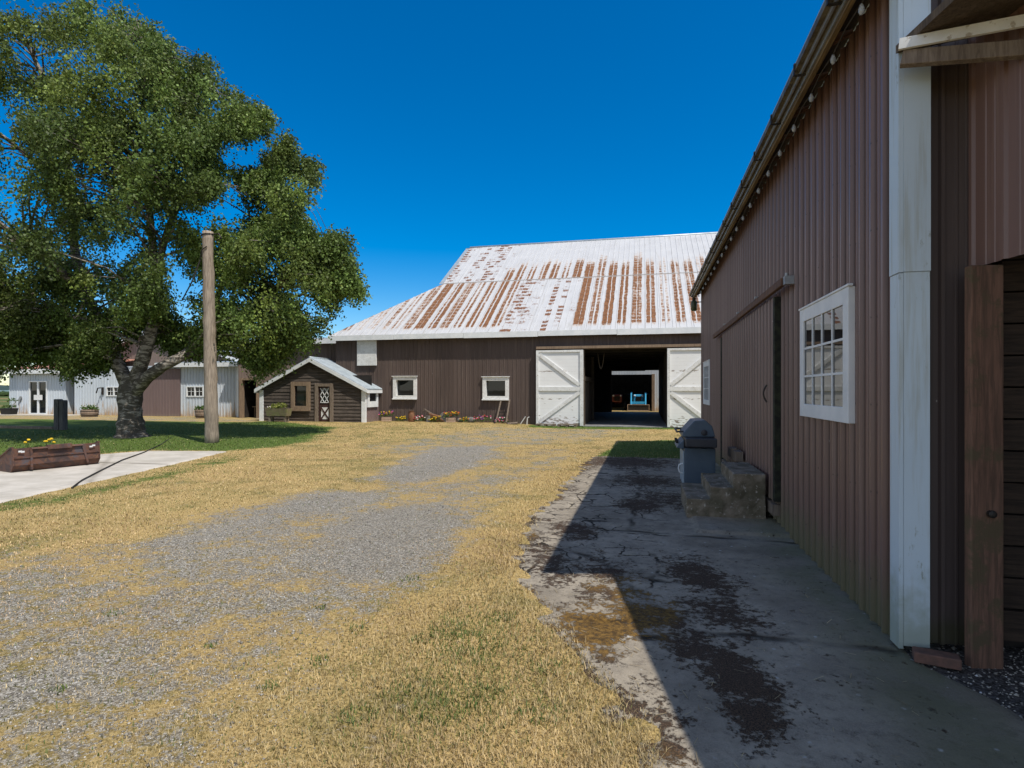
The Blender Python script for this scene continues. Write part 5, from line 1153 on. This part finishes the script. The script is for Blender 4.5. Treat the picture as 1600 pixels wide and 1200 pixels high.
m.build('handle', M['terracotta'], MC)
c = at(669, 659, Y=FYP); z = float(gz(c.x, FYP)); m = MB(); m.lathe((c.x, FYP, z), [(.11, 0), (.1, .2), (.12, .30)], 10); tag(m.build('stump', M['stone'], org=(c.x, FYP, z)), 'short grey stump between the red and yellow flowers', 'stump')
c = at(683, 655, Y=FYP + .12); z = float(gz(c.x, FYP)); WB = thing('wheelbarrow', 'tipped rusty brown wheelbarrow leaning behind yellow flowers', 'wheelbarrow', (c.x, FYP + .1, z))
m = MB(); m.hexa([(c.x - .3, FYP + .05, z + .05), (c.x + .4, FYP + .05, z + .02), (c.x + .4, FYP + .3, z + .02), (c.x - .3, FYP + .35, z + .05)], [(c.x - .42, FYP + .02, z + .42), (c.x + .05, FYP + .02, z + .30), (c.x + .05, FYP + .38, z + .30), (c.x - .42, FYP + .38, z + .42)]); m.build('tray', M['terracotta'], WB, bevel=.03)
m = MB(); m.tube([(c.x + .3, FYP + .2, z + .1), (c.x - .75, FYP + .3, z + .62)], .022, 6); m.tube([(c.x + .3, FYP + .3, z + .1), (c.x - .8, FYP + .34, z + .56)], .022, 6); m.build('handle', M['old_wood'], WB)
c = at(694, 658, Y=FYP + .1); z = float(gz(c.x, FYP)); m = MB(); m.lathe((c.x, FYP + .16, z + .22), [(.05, -.05), (.24, -.045), (.26, 0), (.24, .045), (.05, .05)], 22, 'y'); tag(m.build('grindstone', M['stone'], org=(c.x, FYP + .1, z)), 'round dark grindstone leaning on the barn wall', 'grindstone')
for k, (px, r, lab) in enumerate(((719, .15, 'larger dark stone left of the yellow flowers among stones'), (736, .19, 'rounded dark stone right of the yellow flowers among stones'))):
    c = at(px, 658, Y=FYP + .1); z = float(gz(c.x, FYP)); m = MB(); m.blob((c.x, FYP + .1, z + r * .6), r, (1.2, .9, .8), .15, 10, 6); tag(m.build('stone', M['stone'], org=(c.x, FYP + .1, z), smooth=True), lab, 'stone', 'stones along the barn wall')
HT = at(783, 658, Y=25.6); z = .0; HK = thing('hand_truck', 'old wooden hand truck leaning on the barn wall under the right window', 'hand truck', (HT.x, 25.6, 0))
for (ax, ay), (bx, by) in (((783, 625), (775, 660)), ((796.5, 624), (791, 660))):
    p, q = at(ax, ay, Y=26.1), at(bx, by, Y=25.62); m = MB(); m.bar(p, q, .06, .05); m.build('rail', M['old_wood'], HK, bevel=.005)
m = MB()
for t_ in (.55, .72, .88):
    p = at(783, 625, Y=26.1).lerp(at(775, 660, Y=25.62), t_); q = at(796.5, 624, Y=26.1).lerp(at(791, 660, Y=25.62), t_); m.bar(p, q, .03, .05)
m.build('crossbar', M['iron'], HK)
for px in (773, 793):
    c = at(px, 660, Y=25.6); m = MB(); m.lathe((c.x - .02, 25.6, .11), [(.03, 0), (.11, .005), (.11, .035), (.03, .04)], 16, 'x'); m.build('wheel', M['iron'], HK)
flower(784, 660, 'pale pink and white flowers between the hand truck rails', ['white', 'pink'], .2, n=24)
m = MB(); a, b = at(581, 660, Y=25.5), at(792, 662, Y=25.5); m.bar((a.x, 25.5, .06), (b.x, 25.45, .03), .06, .09); tag(m.build('plank', M['old_wood'], org=(a.x, 25.5, 0)), 'long grey edging plank in front of the barn flowers', 'plank')
m = MB(); a = at(793, 661, Y=25.5); m.tube([(a.x, 25.5, .10), (a.x + .45, 25.6, .14)], .06, 8); tag(m.build('log', M['old_wood'], org=(a.x, 25.5, 0)), 'short log beside the hand truck wheel', 'log')
for k, (pp, lab) in enumerate(((((821, 651), (817, 657), (811.5, 664)), 'slanted thin pale pipe sticking up left of the barn door'), (((827, 651.5), (824, 653), (823, 664.5)), 'hooked thin pale pipe sticking up left of the barn door'))):
    pts = [at(x, y, Y=25.9) for x, y in pp]; pts[-1].z = 0; m = MB(); m.tube(pts, .022, 6); tag(m.build('pipe', M['white_paint'], org=pts[-1]), lab, 'pipe', 'pipes by the barn door')
def tub(px, py, r, h, Y, label):
    c = at(px, py, Y=Y); z = float(gz(c.x, Y)); t = thing('barrel_planter', label, 'planter', (c.x, Y, z), 'barrel planters by the sheds')
    m = MB(); m.lathe((c.x, Y, z), [(r * .86, 0), (r, h * .55), (r * .97, h), (r * .88, h), (r * .88, h - .05)], 20); m.build('barrel', M['tub'], t)
    for k in (.2, .72): m = MB(); m.lathe((c.x, Y, z + h * k), [(r * 1.0, 0), (r * 1.015, .04)], 20); m.build('hoop', M['iron'], t)
    m = MB(); m.lathe((c.x, Y, z + h - .06), [(r * .87, 0), (r * .87, .02)], 16); m.build('soil', M['soil'], t)
    cs = [(c.x + r * .5 * math.cos(q), Y + r * .4 * math.sin(q), z + h - .02) for q in (0, 2.1, 4.2)]; foliage('foliage', cs, t, 330, r * .62, .12); blossoms(cs, ['white'], t, 12, r * .5, .03)
tub(140, 648, .44, .42, 27.0 - .6, 'half barrel planter with leafy plants left of the birch trunk')
tub(317, 656, .40, .46, 26.6, 'half barrel planter half hidden behind the wooden pole')
c = at(14, 648, Y=27.2); t = thing('planter', 'black rectangular planter at the corner of the small white shed', 'planter', (c.x, 27.2, .17)); m = MB(); m.hexa([(c.x - .36, 27.0, .17), (c.x + .36, 27.0, .17), (c.x + .36, 27.4, .17), (c.x - .36, 27.4, .17)], [(c.x - .42, 26.95, .55), (c.x + .42, 26.95, .55), (c.x + .42, 27.45, .55), (c.x - .42, 27.45, .55)]); m.build('box', M['black'], t); foliage('foliage', [(c.x - .2, 27.2, .55), (c.x + .2, 27.2, .6), (c.x + .25, 27.2, .95)], t, 160, .26, .12)
a, b = at(418, 655, Y=24.2), at(452, 655, Y=24.2); t = thing('trough_planter', 'mossy wooden trough planter on legs in front of the cabin window', 'planter', ((a.x + b.x) / 2, 24.2, .13))
m = MB(); m.hexa([(a.x + .06, 24.05, .42), (b.x - .06, 24.05, .42), (b.x - .06, 24.4, .42), (a.x + .06, 24.4, .42)], [(a.x, 24.0, .78), (b.x, 24.0, .78), (b.x, 24.45, .78), (a.x, 24.45, .78)]); m.build('trough', mat_wood('mossy_trough', (.27, .23, .14), (.16, .135, .085), stretch=(14, 1, 1), moss=(.2, .2, .09)), t)
for x in (a.x + .14, b.x - .22):
    for y in (24.08, 24.3): m = MB(); m.box(x, x + .09, y, y + .08, .11, .42); m.build('leg', M['old_wood'], t)
m = MB(); m.box(a.x + .05, b.x - .05, 24.05, 24.4, .70, .782); m.build('soil', M['soil'], t)
foliage('foliage', [(a.x + .3, 24.2, .78), ((a.x + b.x) / 2, 24.2, .8), (b.x - .4, 24.2, .84)], t, 240, .22, .12, (.12, .16, .03), (.3, .32, .08)); blossoms([(a.x + .15, 24.15, .8)], ['white'], t, 4, .1, .04)
# marigolds in the loader bucket
for px, py, k, lab in ((39, 701, .30, 'single yellow marigold poking over the left of the loader bucket'), (66, 695, .62, 'pair of yellow marigolds poking over the middle of the loader bucket')):
    c = bp(k * .95, .26, .38); t = thing('marigold', lab, 'flowers', tuple(c), 'marigolds in the loader bucket')
    foliage('foliage', [tuple(c), tuple(c + e * .12)], t, 110, .13, .06); m = MB()
    for j in range(2 if k < .4 else 5): m.blob(c + e * random.uniform(-.06, .2) + Vector((0, 0, random.uniform(.13, .24))), .032, (1, 1, .7), .15, 8, 5)
    m.build('blossoms', M['fl_yellow'], t)

# ------------------------------------------------------------------ pole, stump post, timber, wire shadow line
pb_ = Vector((*gp(331, 692), 0)); pt = at(324.5, 362, depth=17.75)
PO = thing('utility_pole', 'bare weathered wooden utility pole cut off short in front of the birch', 'pole', tuple(pb_))
mb = MB(); n_ = 26; pts = [pb_.lerp(pt, i / n_) + Vector((random.uniform(-.012, .012), random.uniform(-.012, .012), 0)) for i in range(n_ + 1)]; pts[0].z = -.1
mb.tube(pts, [.205 - .05 * i / n_ + random.uniform(-.006, .006) for i in range(n_ + 1)], 16, wob=.02); mb.build('pole', M['pole_wood'], PO, smooth=True)
mb = MB(); tp = pt - Vector((0, 0, .2)); f = Vector((-.3, -.95, 0))
mb.tube([tp + Vector((.17 * math.cos(t_) , -.17 * math.sin(t_), .12 - t_ * .02)) for t_ in np.linspace(-.5, 3.6, 14)], .02, 5)
mb.tube([tp + Vector((.1, -.15, -.3)), tp + Vector((-.05, -.20, -.42)), tp + Vector((-.17, -.12, -.7)), at(300, 440, depth=17.6), at(284, 470, depth=17.8)], .02, 5)
mb.tube([tp + Vector((.1, 0, .1)), tp + Vector((.4, 0, .12)), tp + Vector((.5, 0, -.02)), tp + Vector((.3, 0, -.1))], .02, 5); mb.build('cable', M['iron'], PO)
c = Vector((*gp(95, 672, .05), .05)); t = thing('stump_post', 'dark weathered double stump post on the lawn left of the birch', 'post', tuple(c))
for s, h, w in ((-.14, 1.30, .12), (.12, 1.26, .10)): m = MB(); m.box(c.x + s - w, c.x + s + w, c.y - .1, c.y + .12, 0, h); m.build('board', mat_wood('blackened_stump', (.15, .145, .14), (.05, .052, .055)) if s < 0 else bpy.data.materials['blackened_stump'], t, bevel=.03)
a, b = gp(-70, 668, .05), gp(84, 671, .05); m = MB(); m.bar((a[0], a[1], .10), (b[0], b[1], .10), .16, .13); tag(m.build('timber', M['old_wood'], org=(b[0], b[1], .05)), 'long low timber lying on the lawn beside the stump post', 'timber')
pts = [Vector((*gp(x, y), zz)) for x, y, zz in ((330, 688, .02), (300, 684, .02), (268, 684, .02), (252, 695, .02), (225, 709, .04), (190, 722, .045), (160, 737, .045), (128, 754, .045), (112, 764, .02))]  # dark tube added along the line of the pole wire's shadow
m = MB(); m.tube(pts, .014, 6); tag(m.build('wire_shadow', M['iron'], org=pts[0], smooth=True), 'thin dark tube standing for a wire shadow from the pole across the concrete slab', 'wire_shadow')
m = MB(); m_pts = []
for k in range(26):
    c = (-150 - k * 6 + random.uniform(-2, 2), 128 - k * 1.5, .3); m.blob(c, random.uniform(2.2, 3.6), (1.4, 1, .35), .25, 9, 6)
tag(m.build('hedge', mat_plain('hedge_leaves', (.05, .085, .02), (.025, .045, .012), 1.5, .9, bump=1, dist=.3), org=(-220, 110, 0)), 'distant low green hedge across the field', 'hedge', kind='stuff')

# ------------------------------------------------------------------ the birch
D0 = 19.9; tb = Vector((*gp(205, 684, .03), 0.0))
BT = thing('birch_tree', 'large spreading birch tree with dark rugged trunk on the lawn', 'tree', tuple(tb))
def tp_(px, py, d=0.0): return at(px, py, depth=D0 + d)
LIMBS = [
 ([(206, 690, 0), (205, 676, 0), (204, 655, 0), (203, 630, 0), (204, 605, 0), (207, 585, 0)], [.60, .47, .40, .36, .37, .28]),
 ([(204, 612, 0), (190, 580, .1), (176, 550, .3), (158, 510, .5), (135, 460, .8), (118, 400, 1.1), (112, 320, 1.3), (100, 230, 1.3), (70, 130, 1.2), (38, 60, 1.0)], [.26, .22, .20, .18, .165, .15, .13, .11, .08, .05]),
 ([(205, 605, 0), (217, 580, -.1), (226, 550, -.2), (237, 515, -.2), (243, 475, 0), (244, 435, .2), (238, 380, .4), (232, 310, .5), (226, 230, .5), (222, 150, .4), (225, 70, .3)], [.26, .23, .21, .19, .17, .15, .13, .11, .09, .06, .03]),
 ([(208, 615, 0), (228, 592, -.3), (252, 574, -.6), (285, 556, -.4), (312, 534, .3), (345, 508, .8), (385, 486, 1.0), (430, 450, 1.1), (480, 410, 1.0), (530, 400, .8)], [.24, .20, .18, .16, .14, .12, .10, .08, .06, .03]),
 ([(312, 534, .3), (335, 478, 1.2), (348, 440, 1.4), (362, 412, 1.4), (395, 360, 1.3), (430, 300, 1.1), (455, 240, 1.0)], [.12, .11, .10, .09, .07, .05, .03]),
 ([(244, 435, .2), (262, 360, .6), (300, 280, .8), (345, 220, .8), (390, 190, .7)], [.13, .11, .08, .06, .03]),
 ([(135, 460, .8), (90, 420, -.5), (40, 380, -1), (-30, 330, -1.2), (-90, 300, -1)], [.15, .13, .10, .07, .04]),
 ([(160, 515, .5), (130, 500, -.4), (90, 490, -.6), (30, 470, -.8), (-40, 450, -1)], [.12, .10, .08, .05, .03]),
 ([(112, 320, 1.3), (60, 260, .4), (0, 210, 0), (-60, 180, 0)], [.10, .08, .06, .03])]
mb = MB(); LP = []
def smooth_path(pts, rad, sub=4):
    P_, R_ = [], []
    for i in range(len(pts) - 1):
        p0, p1, p2, p3 = pts[max(i - 1, 0)], pts[i], pts[i + 1], pts[min(i + 2, len(pts) - 1)]
        for k in range(sub):
            t = k / sub; P_.append(.5 * ((2 * p1) + (p2 - p0) * t + (2 * p0 - 5 * p1 + 4 * p2 - p3) * t * t + (3 * p1 - p0 - 3 * p2 + p3) * t ** 3)); R_.append(rad[i] + (rad[i + 1] - rad[i]) * t)
    return P_ + [pts[-1]], R_ + [rad[-1]]
for pts, rad in LIMBS:
    P_, R_ = smooth_path([tp_(*p) for p in pts], rad)
    if pts[0][1] == 690: P_[0].z = -.1
    mb.tube(P_, [r * (1 + random.uniform(-.06, .06)) for r in R_], 14, wob=.07); LP += [(p, r) for p, r in zip(P_, R_)]
mb.build('trunk', M['bark'], BT, smooth=True)
OUT = np.array([(-170, 320), (-130, 130), (-20, 30), (90, -15), (190, -5), (262, 45), (300, 72), (345, 104), (368, 135), (405, 157), (431, 183), (419, 206), (385, 222), (352, 232), (348, 262), (375, 272), (404, 262), (412, 226), (450, 204), (462, 240), (500, 256), (511, 275), (502, 300), (486, 352), (506, 372), (536, 350), (548, 368), (572, 396), (592, 408), (572, 418), (556, 432), (563, 462), (556, 486), (541, 476), (526, 500), (508, 496), (502, 530), (478, 552), (452, 556), (430, 578), (404, 590), (372, 566), (340, 556), (312, 575), (286, 560), (262, 552), (248, 566), (236, 520), (214, 560), (190, 574), (150, 588), (118, 592), (92, 574), (60, 568), (38, 588), (4, 612), (-40, 590), (-120, 560), (-190, 480)], float)
HOLES = [((280, 462), 16, 44), ((272, 420), 12, 22), ((448, 292), 10, 8), ((60, 105), 16, 24), ((118, 175), 10, 14), ((352, 300), 10, 20), ((22, 220), 12, 22), ((300, 350), 9, 16), ((410, 330), 8, 10), ((478, 330), 12, 10), ((420, 420), 9, 14), ((395, 520), 8, 10), ((470, 470), 10, 12), ((365, 345), 12, 16), ((20, 420), 10, 10), ((150, 300), 8, 12), ((330, 170), 10, 8)]
lpx = np.array([[p.x, p.y, p.z] for p, r in LP]); lr = np.array([r for p, r in LP])
clumps = []
def inside(x, y, lim=8):
    d = float(poly_sd(OUT, np.array([x]), np.array([y]))[0])
    return d if d >= lim and not any(((x - hx) / (rx + 11)) ** 2 + ((y - hy) / (ry + 11)) ** 2 < 1 for (hx, hy), rx, ry in HOLES) else 0
def lobe(x0, x1, y0, y1):
    for _ in range(400):
        x, y = random.uniform(x0, x1), random.uniform(y0, y1); d = inside(x, y, 14)
        if not d or (d > 60 and random.random() < .3): continue
        dm = d / 44.7; dd = random.uniform(-1, 1) * min(4.2, .4 + 1.1 * dm); tone = random.uniform(.6, 1.4); warm = random.random(); rr = min(26, 10 + d * .35)
        for k in range(random.randint(6, 9)):
            xx, yy = x + random.gauss(0, rr), y + random.gauss(0, rr * .8); d2 = inside(xx, yy, 6)
            if not d2: continue
            d3 = dd + random.gauss(0, rr / 44.7 * .8)
            if 285 < xx < 365 and yy > 330: d3 = max(d3, -.6)
            if yy > 500 and 150 < xx < 300: d3 = max(d3, .2)
            clumps.append((xx, yy, d3, min(.52, .18 + d2 / 44.7 * .28), tone * random.uniform(.85, 1.15), warm))
        return
for k in range(84): lobe(-190, 592, -15, 612)
for k in range(30): lobe(-180, 200, 400, 606)
for k in range(7): lobe(130, 320, 470, 575)
for k in range(12): lobe(340, 560, 380, 590)
for k in range(9): lobe(370, 515, 480, 580)
for k in range(4): lobe(505, 590, 350, 480)
for k in range(11): lobe(295, 455, 275, 440)
for k in range(3): lobe(405, 470, 215, 280)
for k in range(5): lobe(250, 345, 60, 240)
for k in range(10): lobe(410, 512, 205, 360)
for k in range(4): lobe(360, 431, 140, 222)
for k in range(900):
    x, y = random.uniform(-190, 592), random.uniform(-15, 612); d = inside(x, y, 5)
    if not d or len(clumps) > 1230 or (d > 30 and random.random() < .55): continue
    dd = random.uniform(-1, 1) * min(4.2, .4 + 1.1 * d / 44.7)
    if 285 < x < 365 and y > 330: dd = max(dd, -.6)
    if y > 500 and 150 < x < 300: dd = max(dd, .2)
    clumps.append((x, y, dd, random.uniform(.16, .36), random.uniform(.7, 1.35), random.random()))
tw = MB(); LV, LT_, N_ = [], [], 0
axis = tp_(215, 430, .3)
for x, y, dd, cr_, tone, warm in clumps:
    c = tp_(x, y - 11, dd); cv = np.array(c)
    dist = np.linalg.norm(lpx - cv, axis=1) + np.maximum(0, lpx[:, 2] - cv[2] - .2) * 1.2; i = int(np.argmin(dist)); s = Vector(lpx[i]); r0 = min(.05, lr[i] * .5)
    mid = s.lerp(c, .55) + Vector((random.uniform(-.2, .2), random.uniform(-.2, .2), .25)); tw.tube([s, mid, c], [r0, r0 * .55, .010], 5, cap=False)
    for k in range(int(24 + 46 * cr_)):
        o = Vector(RNG.normal(size=3)) * cr_ * .47; st_ = c + o; outw = Vector((c.x - axis.x, c.y - axis.y, 0)); outw = outw.normalized() if outw.length > .1 else Vector((0, 0, 0))
        ln = random.uniform(.25, .65); dr_ = (outw * random.uniform(0, .7) + Vector((random.uniform(-.5, .5), random.uniform(-.5, .5), -random.uniform(.35, 1.3)))).normalized()
        nl = int(ln * 20)
        for q in range(nl):
            p = st_ + dr_ * ln * (q + random.random()) / nl + Vector(RNG.normal(size=3)) * .045
            a = (dr_ * .6 + Vector(RNG.normal(size=3)) * .7 + Vector((0, 0, -.25))).normalized(); b = a.cross(Vector(RNG.normal(size=3))); b.normalize(); sz = random.uniform(.068, .118)
            LV.append((p, p + a * sz * .45 + b * sz * .36, p + a * sz, p + a * sz * .45 - b * sz * .36)); v = tone * random.uniform(.55, 1.6); yb = max(0, warm - .5) * .5 + (.45 if random.random() < .03 else 0)
            LT_.append(((.098 + .085 * yb) * v, (.148 + .04 * yb) * v, (.032 + .006 * yb) * v))
tw.build('branches', M['bark'], BT)
lv = np.array([[tuple(q) for q in r] for r in LV], np.float32).reshape(-1, 3); lf = np.arange(len(lv), dtype=np.int32).reshape(-1, 4)
big_mesh('crown', lv, lf, M['leaf'], tint=np.repeat(np.array(LT_, np.float32), 4, 0), parent=BT, org=tuple(tb))

# ------------------------------------------------------------------ grass blades and loose stones
def scatter(n, r0, r1, amin=-47, amax=47):
    r = np.exp(RNG.uniform(math.log(r0), math.log(r1), n)); a = R(13.17) + np.radians(RNG.uniform(amin, amax, n)); return -np.sin(a) * r, np.cos(a) * r, r
def blades(name, label, x, y, r, hgt, wid, tint, lean=.7):
    n = len(x); z = gz(x, y); az = RNG.uniform(0, 2 * np.pi, n); le = RNG.uniform(.45, 1, n) * lean; h = hgt * RNG.uniform(.5, 1.2, n) * np.exp(RNG.normal(0, .16, n))
    tx, ty = np.cos(az) * le * h, np.sin(az) * le * h; bx, by = -np.sin(az) * wid, np.cos(az) * wid
    th = np.sqrt(np.maximum(h * h - (le * h) ** 2 * .8, (.3 * h) ** 2))
    V = np.empty((n, 5, 3), np.float32); V[:, 0] = np.stack([x - bx, y - by, z - .005], 1); V[:, 1] = np.stack([x + bx, y + by, z - .005], 1)
    V[:, 2] = np.stack([x + tx * .4 + bx * .8, y + ty * .4 + by * .8, z + th * .62], 1); V[:, 3] = np.stack([x + tx * .4 - bx * .8, y + ty * .4 - by * .8, z + th * .62], 1); V[:, 4] = np.stack([x + tx, y + ty, z + th], 1)
    i = np.arange(n)[:, None] * 5; F_ = np.concatenate([i + [0, 1, 2], i + [0, 2, 3], i + [3, 2, 4]], 0)
    o = big_mesh(name, V.reshape(-1, 3), F_, M['blade'], tint=np.repeat(tint, 5, 0)); return tag(o, label, 'grass', kind='stuff')
x, y, r = scatter(330000, 2.3, 30)
g_, e_, d_ = masks(x, y); pave = poly_sd(PAV, x, y); slb = poly_sd(SLAB, x, y)
VN = RNG.uniform(0, 1, (256, 256))
def vnoise(x, y, s):
    u, v = x / s + 100, y / s + 100; i, j = np.floor(u).astype(int), np.floor(v).astype(int); a, b = u - i, v - j; a, b = a * a * (3 - 2 * a), b * b * (3 - 2 * b)
    g = lambda p, q: VN[p % 256, q % 256]
    return (g(i, j) * (1 - a) + g(i + 1, j) * a) * (1 - b) + (g(i, j + 1) * (1 - a) + g(i + 1, j + 1) * a) * b
def fbm(x, y, s): return (vnoise(x, y, s) + .5 * vnoise(x + 7.3, y - 3.1, s / 2.1) + .3 * vnoise(x - 1.7, y + 9.2, s / 4.7)) / 1.8
nz = .5 + (fbm(x, y, 1.1) - .5) * 1.5
edge_w = .05 * np.sin(x * 11 + y * 5)
keep = (pave < .0 + edge_w) & (slb < -.03) & (x < 1.45) & (y < 25.3 + (x > -3) * .5) & (d_ < .2)
keep &= ~((x > -19.2) & (x < -12.6) & (y > 24.3)) & ~((y > 24.8) & (x < -19.2))
keep &= np.hypot(x - tb.x, y - tb.y) > .7
gm = g_ + (nz - .5) * .7
keep &= RNG.uniform(size=len(x)) < np.clip(1.0 - 1.25 * np.clip(gm, 0, 1), .17, 1)
x, y, r, g_, e_, nz = x[keep], y[keep], r[keep], g_[keep], e_[keep], nz[keep]
isg = RNG.uniform(size=len(x)) < np.clip(e_ * 1.3 + (nz - .48) * .75 + .06, .06, .97)
def tint_of(n, lo, hi):
    t = RNG.uniform(size=(n, 1)); return (np.array(lo) * (1 - t) + np.array(hi) * t) * RNG.uniform(.75, 1.2, (n, 1))
wid = .0011 + .00036 * r
s = ~isg; wid[s] *= np.where(g_[s] > .3, .75, 1.0)
hd_ = (.011 + .019 * np.clip(1.1 - g_[s] * 1.6, 0, 1)) * np.where(r[s] < 7, 1.15, 1)
blades('dry_grass', 'short dry straw coloured grass covering the yard', x[s], y[s], r[s], hd_, wid[s], np.clip(tint_of(s.sum(), (.26, .185, .085), (.66, .505, .275)) * (.55 + .9 * fbm(x[s] + 31, y[s] - 17, .8))[:, None] * np.array([[1, 1, 1]]) + (fbm(x[s] - 11, y[s] + 23, 1.9) - .5)[:, None] * np.array([[-.10, .02, -.03]]), .02, .9), .985)
s = isg; blades('green_grass', 'patches of green grass on the lawn and yard', x[s], y[s], r[s], .022 + .024 * np.clip(e_[s], 0, 1), wid[s], tint_of(s.sum(), (.060, .098, .018), (.19, .225, .068)), .8)
# longer stalks fringing the apron and a few straw stems on the concrete
x, y, r = scatter(60000, 2.3, 16); pave = poly_sd(PAV, x, y); k = (pave < .10) & (pave > -.35) & (x < 1.0) & (RNG.uniform(size=len(x)) < .8)
x, y, r = x[k], y[k], r[k]; blades('fringe_grass', 'longer straw fringe along the edge of the concrete apron', x, y, r, np.full(len(x), .05), .0012 + .00036 * r, tint_of(len(x), (.25, .18, .08), (.58, .46, .25)), 1.0)
def spot(cx, cy, n, r): a = RNG.uniform(0, 6.28, n); q = r * np.sqrt(RNG.uniform(0, 1, n)); return cx + q * np.cos(a), cy + q * np.sin(a)
wx, wy = [], []
for px, py, n, rr in ((705, 985, 150, .16), (735, 1010, 220, .22), (660, 1000, 60, .08), (785, 965, 70, .10), (560, 985, 40, .07), (500, 1035, 40, .07), (620, 1085, 60, .1), (850, 1115, 80, .12), (690, 1110, 120, .16), (420, 1075, 30, .06), (860, 1045, 60, .1), (500, 950, 24, .06), (330, 1010, 20, .05), (180, 960, 20, .06), (640, 905, 40, .09), (90, 1080, 24, .05), (755, 1090, 80, .12), (560, 1120, 70, .1)):
    c_ = gp(px, py); a_, b_ = spot(c_[0], c_[1], n, rr); wx.append(a_); wy.append(b_)
wx, wy = np.concatenate(wx), np.concatenate(wy); n = len(wx)
blades('weed_tufts', 'small green weed tufts in the dry grass and gravel', wx, wy, np.hypot(wx, wy), np.full(n, .035), np.full(n, .0032), tint_of(n, (.05, .10, .02), (.15, .20, .05)), .9)
wx, wy, r = scatter(9000, 2.3, 12); sdp = poly_sd(PAV, wx, wy); k = (sdp > .03) & (wx < 1.45) & (RNG.uniform(size=len(wx)) < np.clip(.22 - sdp * .16, .02, 1)); wx, wy, r = wx[k], wy[k], r[k]; n = len(wx)
az = RNG.uniform(0, 6.28, n); ln = RNG.uniform(.02, .08, n); w_ = .0009 + .0002 * r; ex, ey = np.cos(az), np.sin(az); z_ = np.full(n, .014)
V = np.stack([np.stack([wx - ey * w_, wy + ex * w_, z_], 1), np.stack([wx + ey * w_, wy - ex * w_, z_], 1), np.stack([wx + ex * ln + ey * w_, wy + ey * ln - ex * w_, z_ + .008], 1), np.stack([wx + ex * ln - ey * w_, wy + ey * ln + ex * w_, z_ + .008], 1)], 1)
tag(big_mesh('loose_straw', V.reshape(-1, 3), np.arange(n * 4).reshape(-1, 4), M['blade'], tint=np.repeat(tint_of(n, (.28, .21, .11), (.6, .5, .3)), 4, 0)), 'loose straw stems scattered on the concrete apron', 'straw', kind='stuff')
x, y, r = scatter(80000, 2.3, 16); g_, e_, d_ = masks(x, y); pave = poly_sd(PAV, x, y)
k = (((RNG.uniform(size=len(x)) < np.clip(g_ * 1.1 - .15, 0, 1)) & (pave < -.02) & (x < 1.4)) | ((d_ > .3) & (RNG.uniform(size=len(x)) < .6))) & (y < 24) & (poly_sd(SLAB, x, y) < -.1)
x, y, r = x[k], y[k], r[k]; n = len(x); sz = RNG.uniform(.003, .0072, n) * (1 + .09 * r); sz *= np.where(RNG.uniform(size=n) < .04, 1.7, 1)
octa = np.array([(1, 0, 0), (0, 1, 0), (-1, 0, 0), (0, -1, 0), (0, 0, .65), (0, 0, -.65)], np.float32); of = np.array([(0, 1, 4), (1, 2, 4), (2, 3, 4), (3, 0, 4), (1, 0, 5), (2, 1, 5), (3, 2, 5), (0, 3, 5)])
az = RNG.uniform(0, 6.28, n); V = octa[None] * RNG.uniform(.6, 1.3, (n, 6, 1)); ca, sa = np.cos(az)[:, None], np.sin(az)[:, None]
V = np.stack([V[..., 0] * ca - V[..., 1] * sa, V[..., 0] * sa + V[..., 1] * ca, V[..., 2]], -1) * sz[:, None, None] + np.stack([x, y, gz(x, y) + sz * .25], 1)[:, None]
v_ = RNG.uniform(.12, .42, (n, 1)) ** 1.0 * np.array([[1, .935, .82]]); v_ = np.where(RNG.uniform(size=(n, 1)) < .025, .58, v_)
t = NT('loose_stone'); c_ = t.attr('tint', 'Color'); M['pebble'] = t.done(t.bsdf(c_, .9))
o = big_mesh('gravel', V.reshape(-1, 3), (np.arange(n)[:, None, None] * 6 + of[None]).reshape(-1, 3), M['pebble'], tint=np.repeat(v_, 6, 0)); tag(o, 'loose grey gravel stones on the worn drive', 'gravel', kind='stuff')
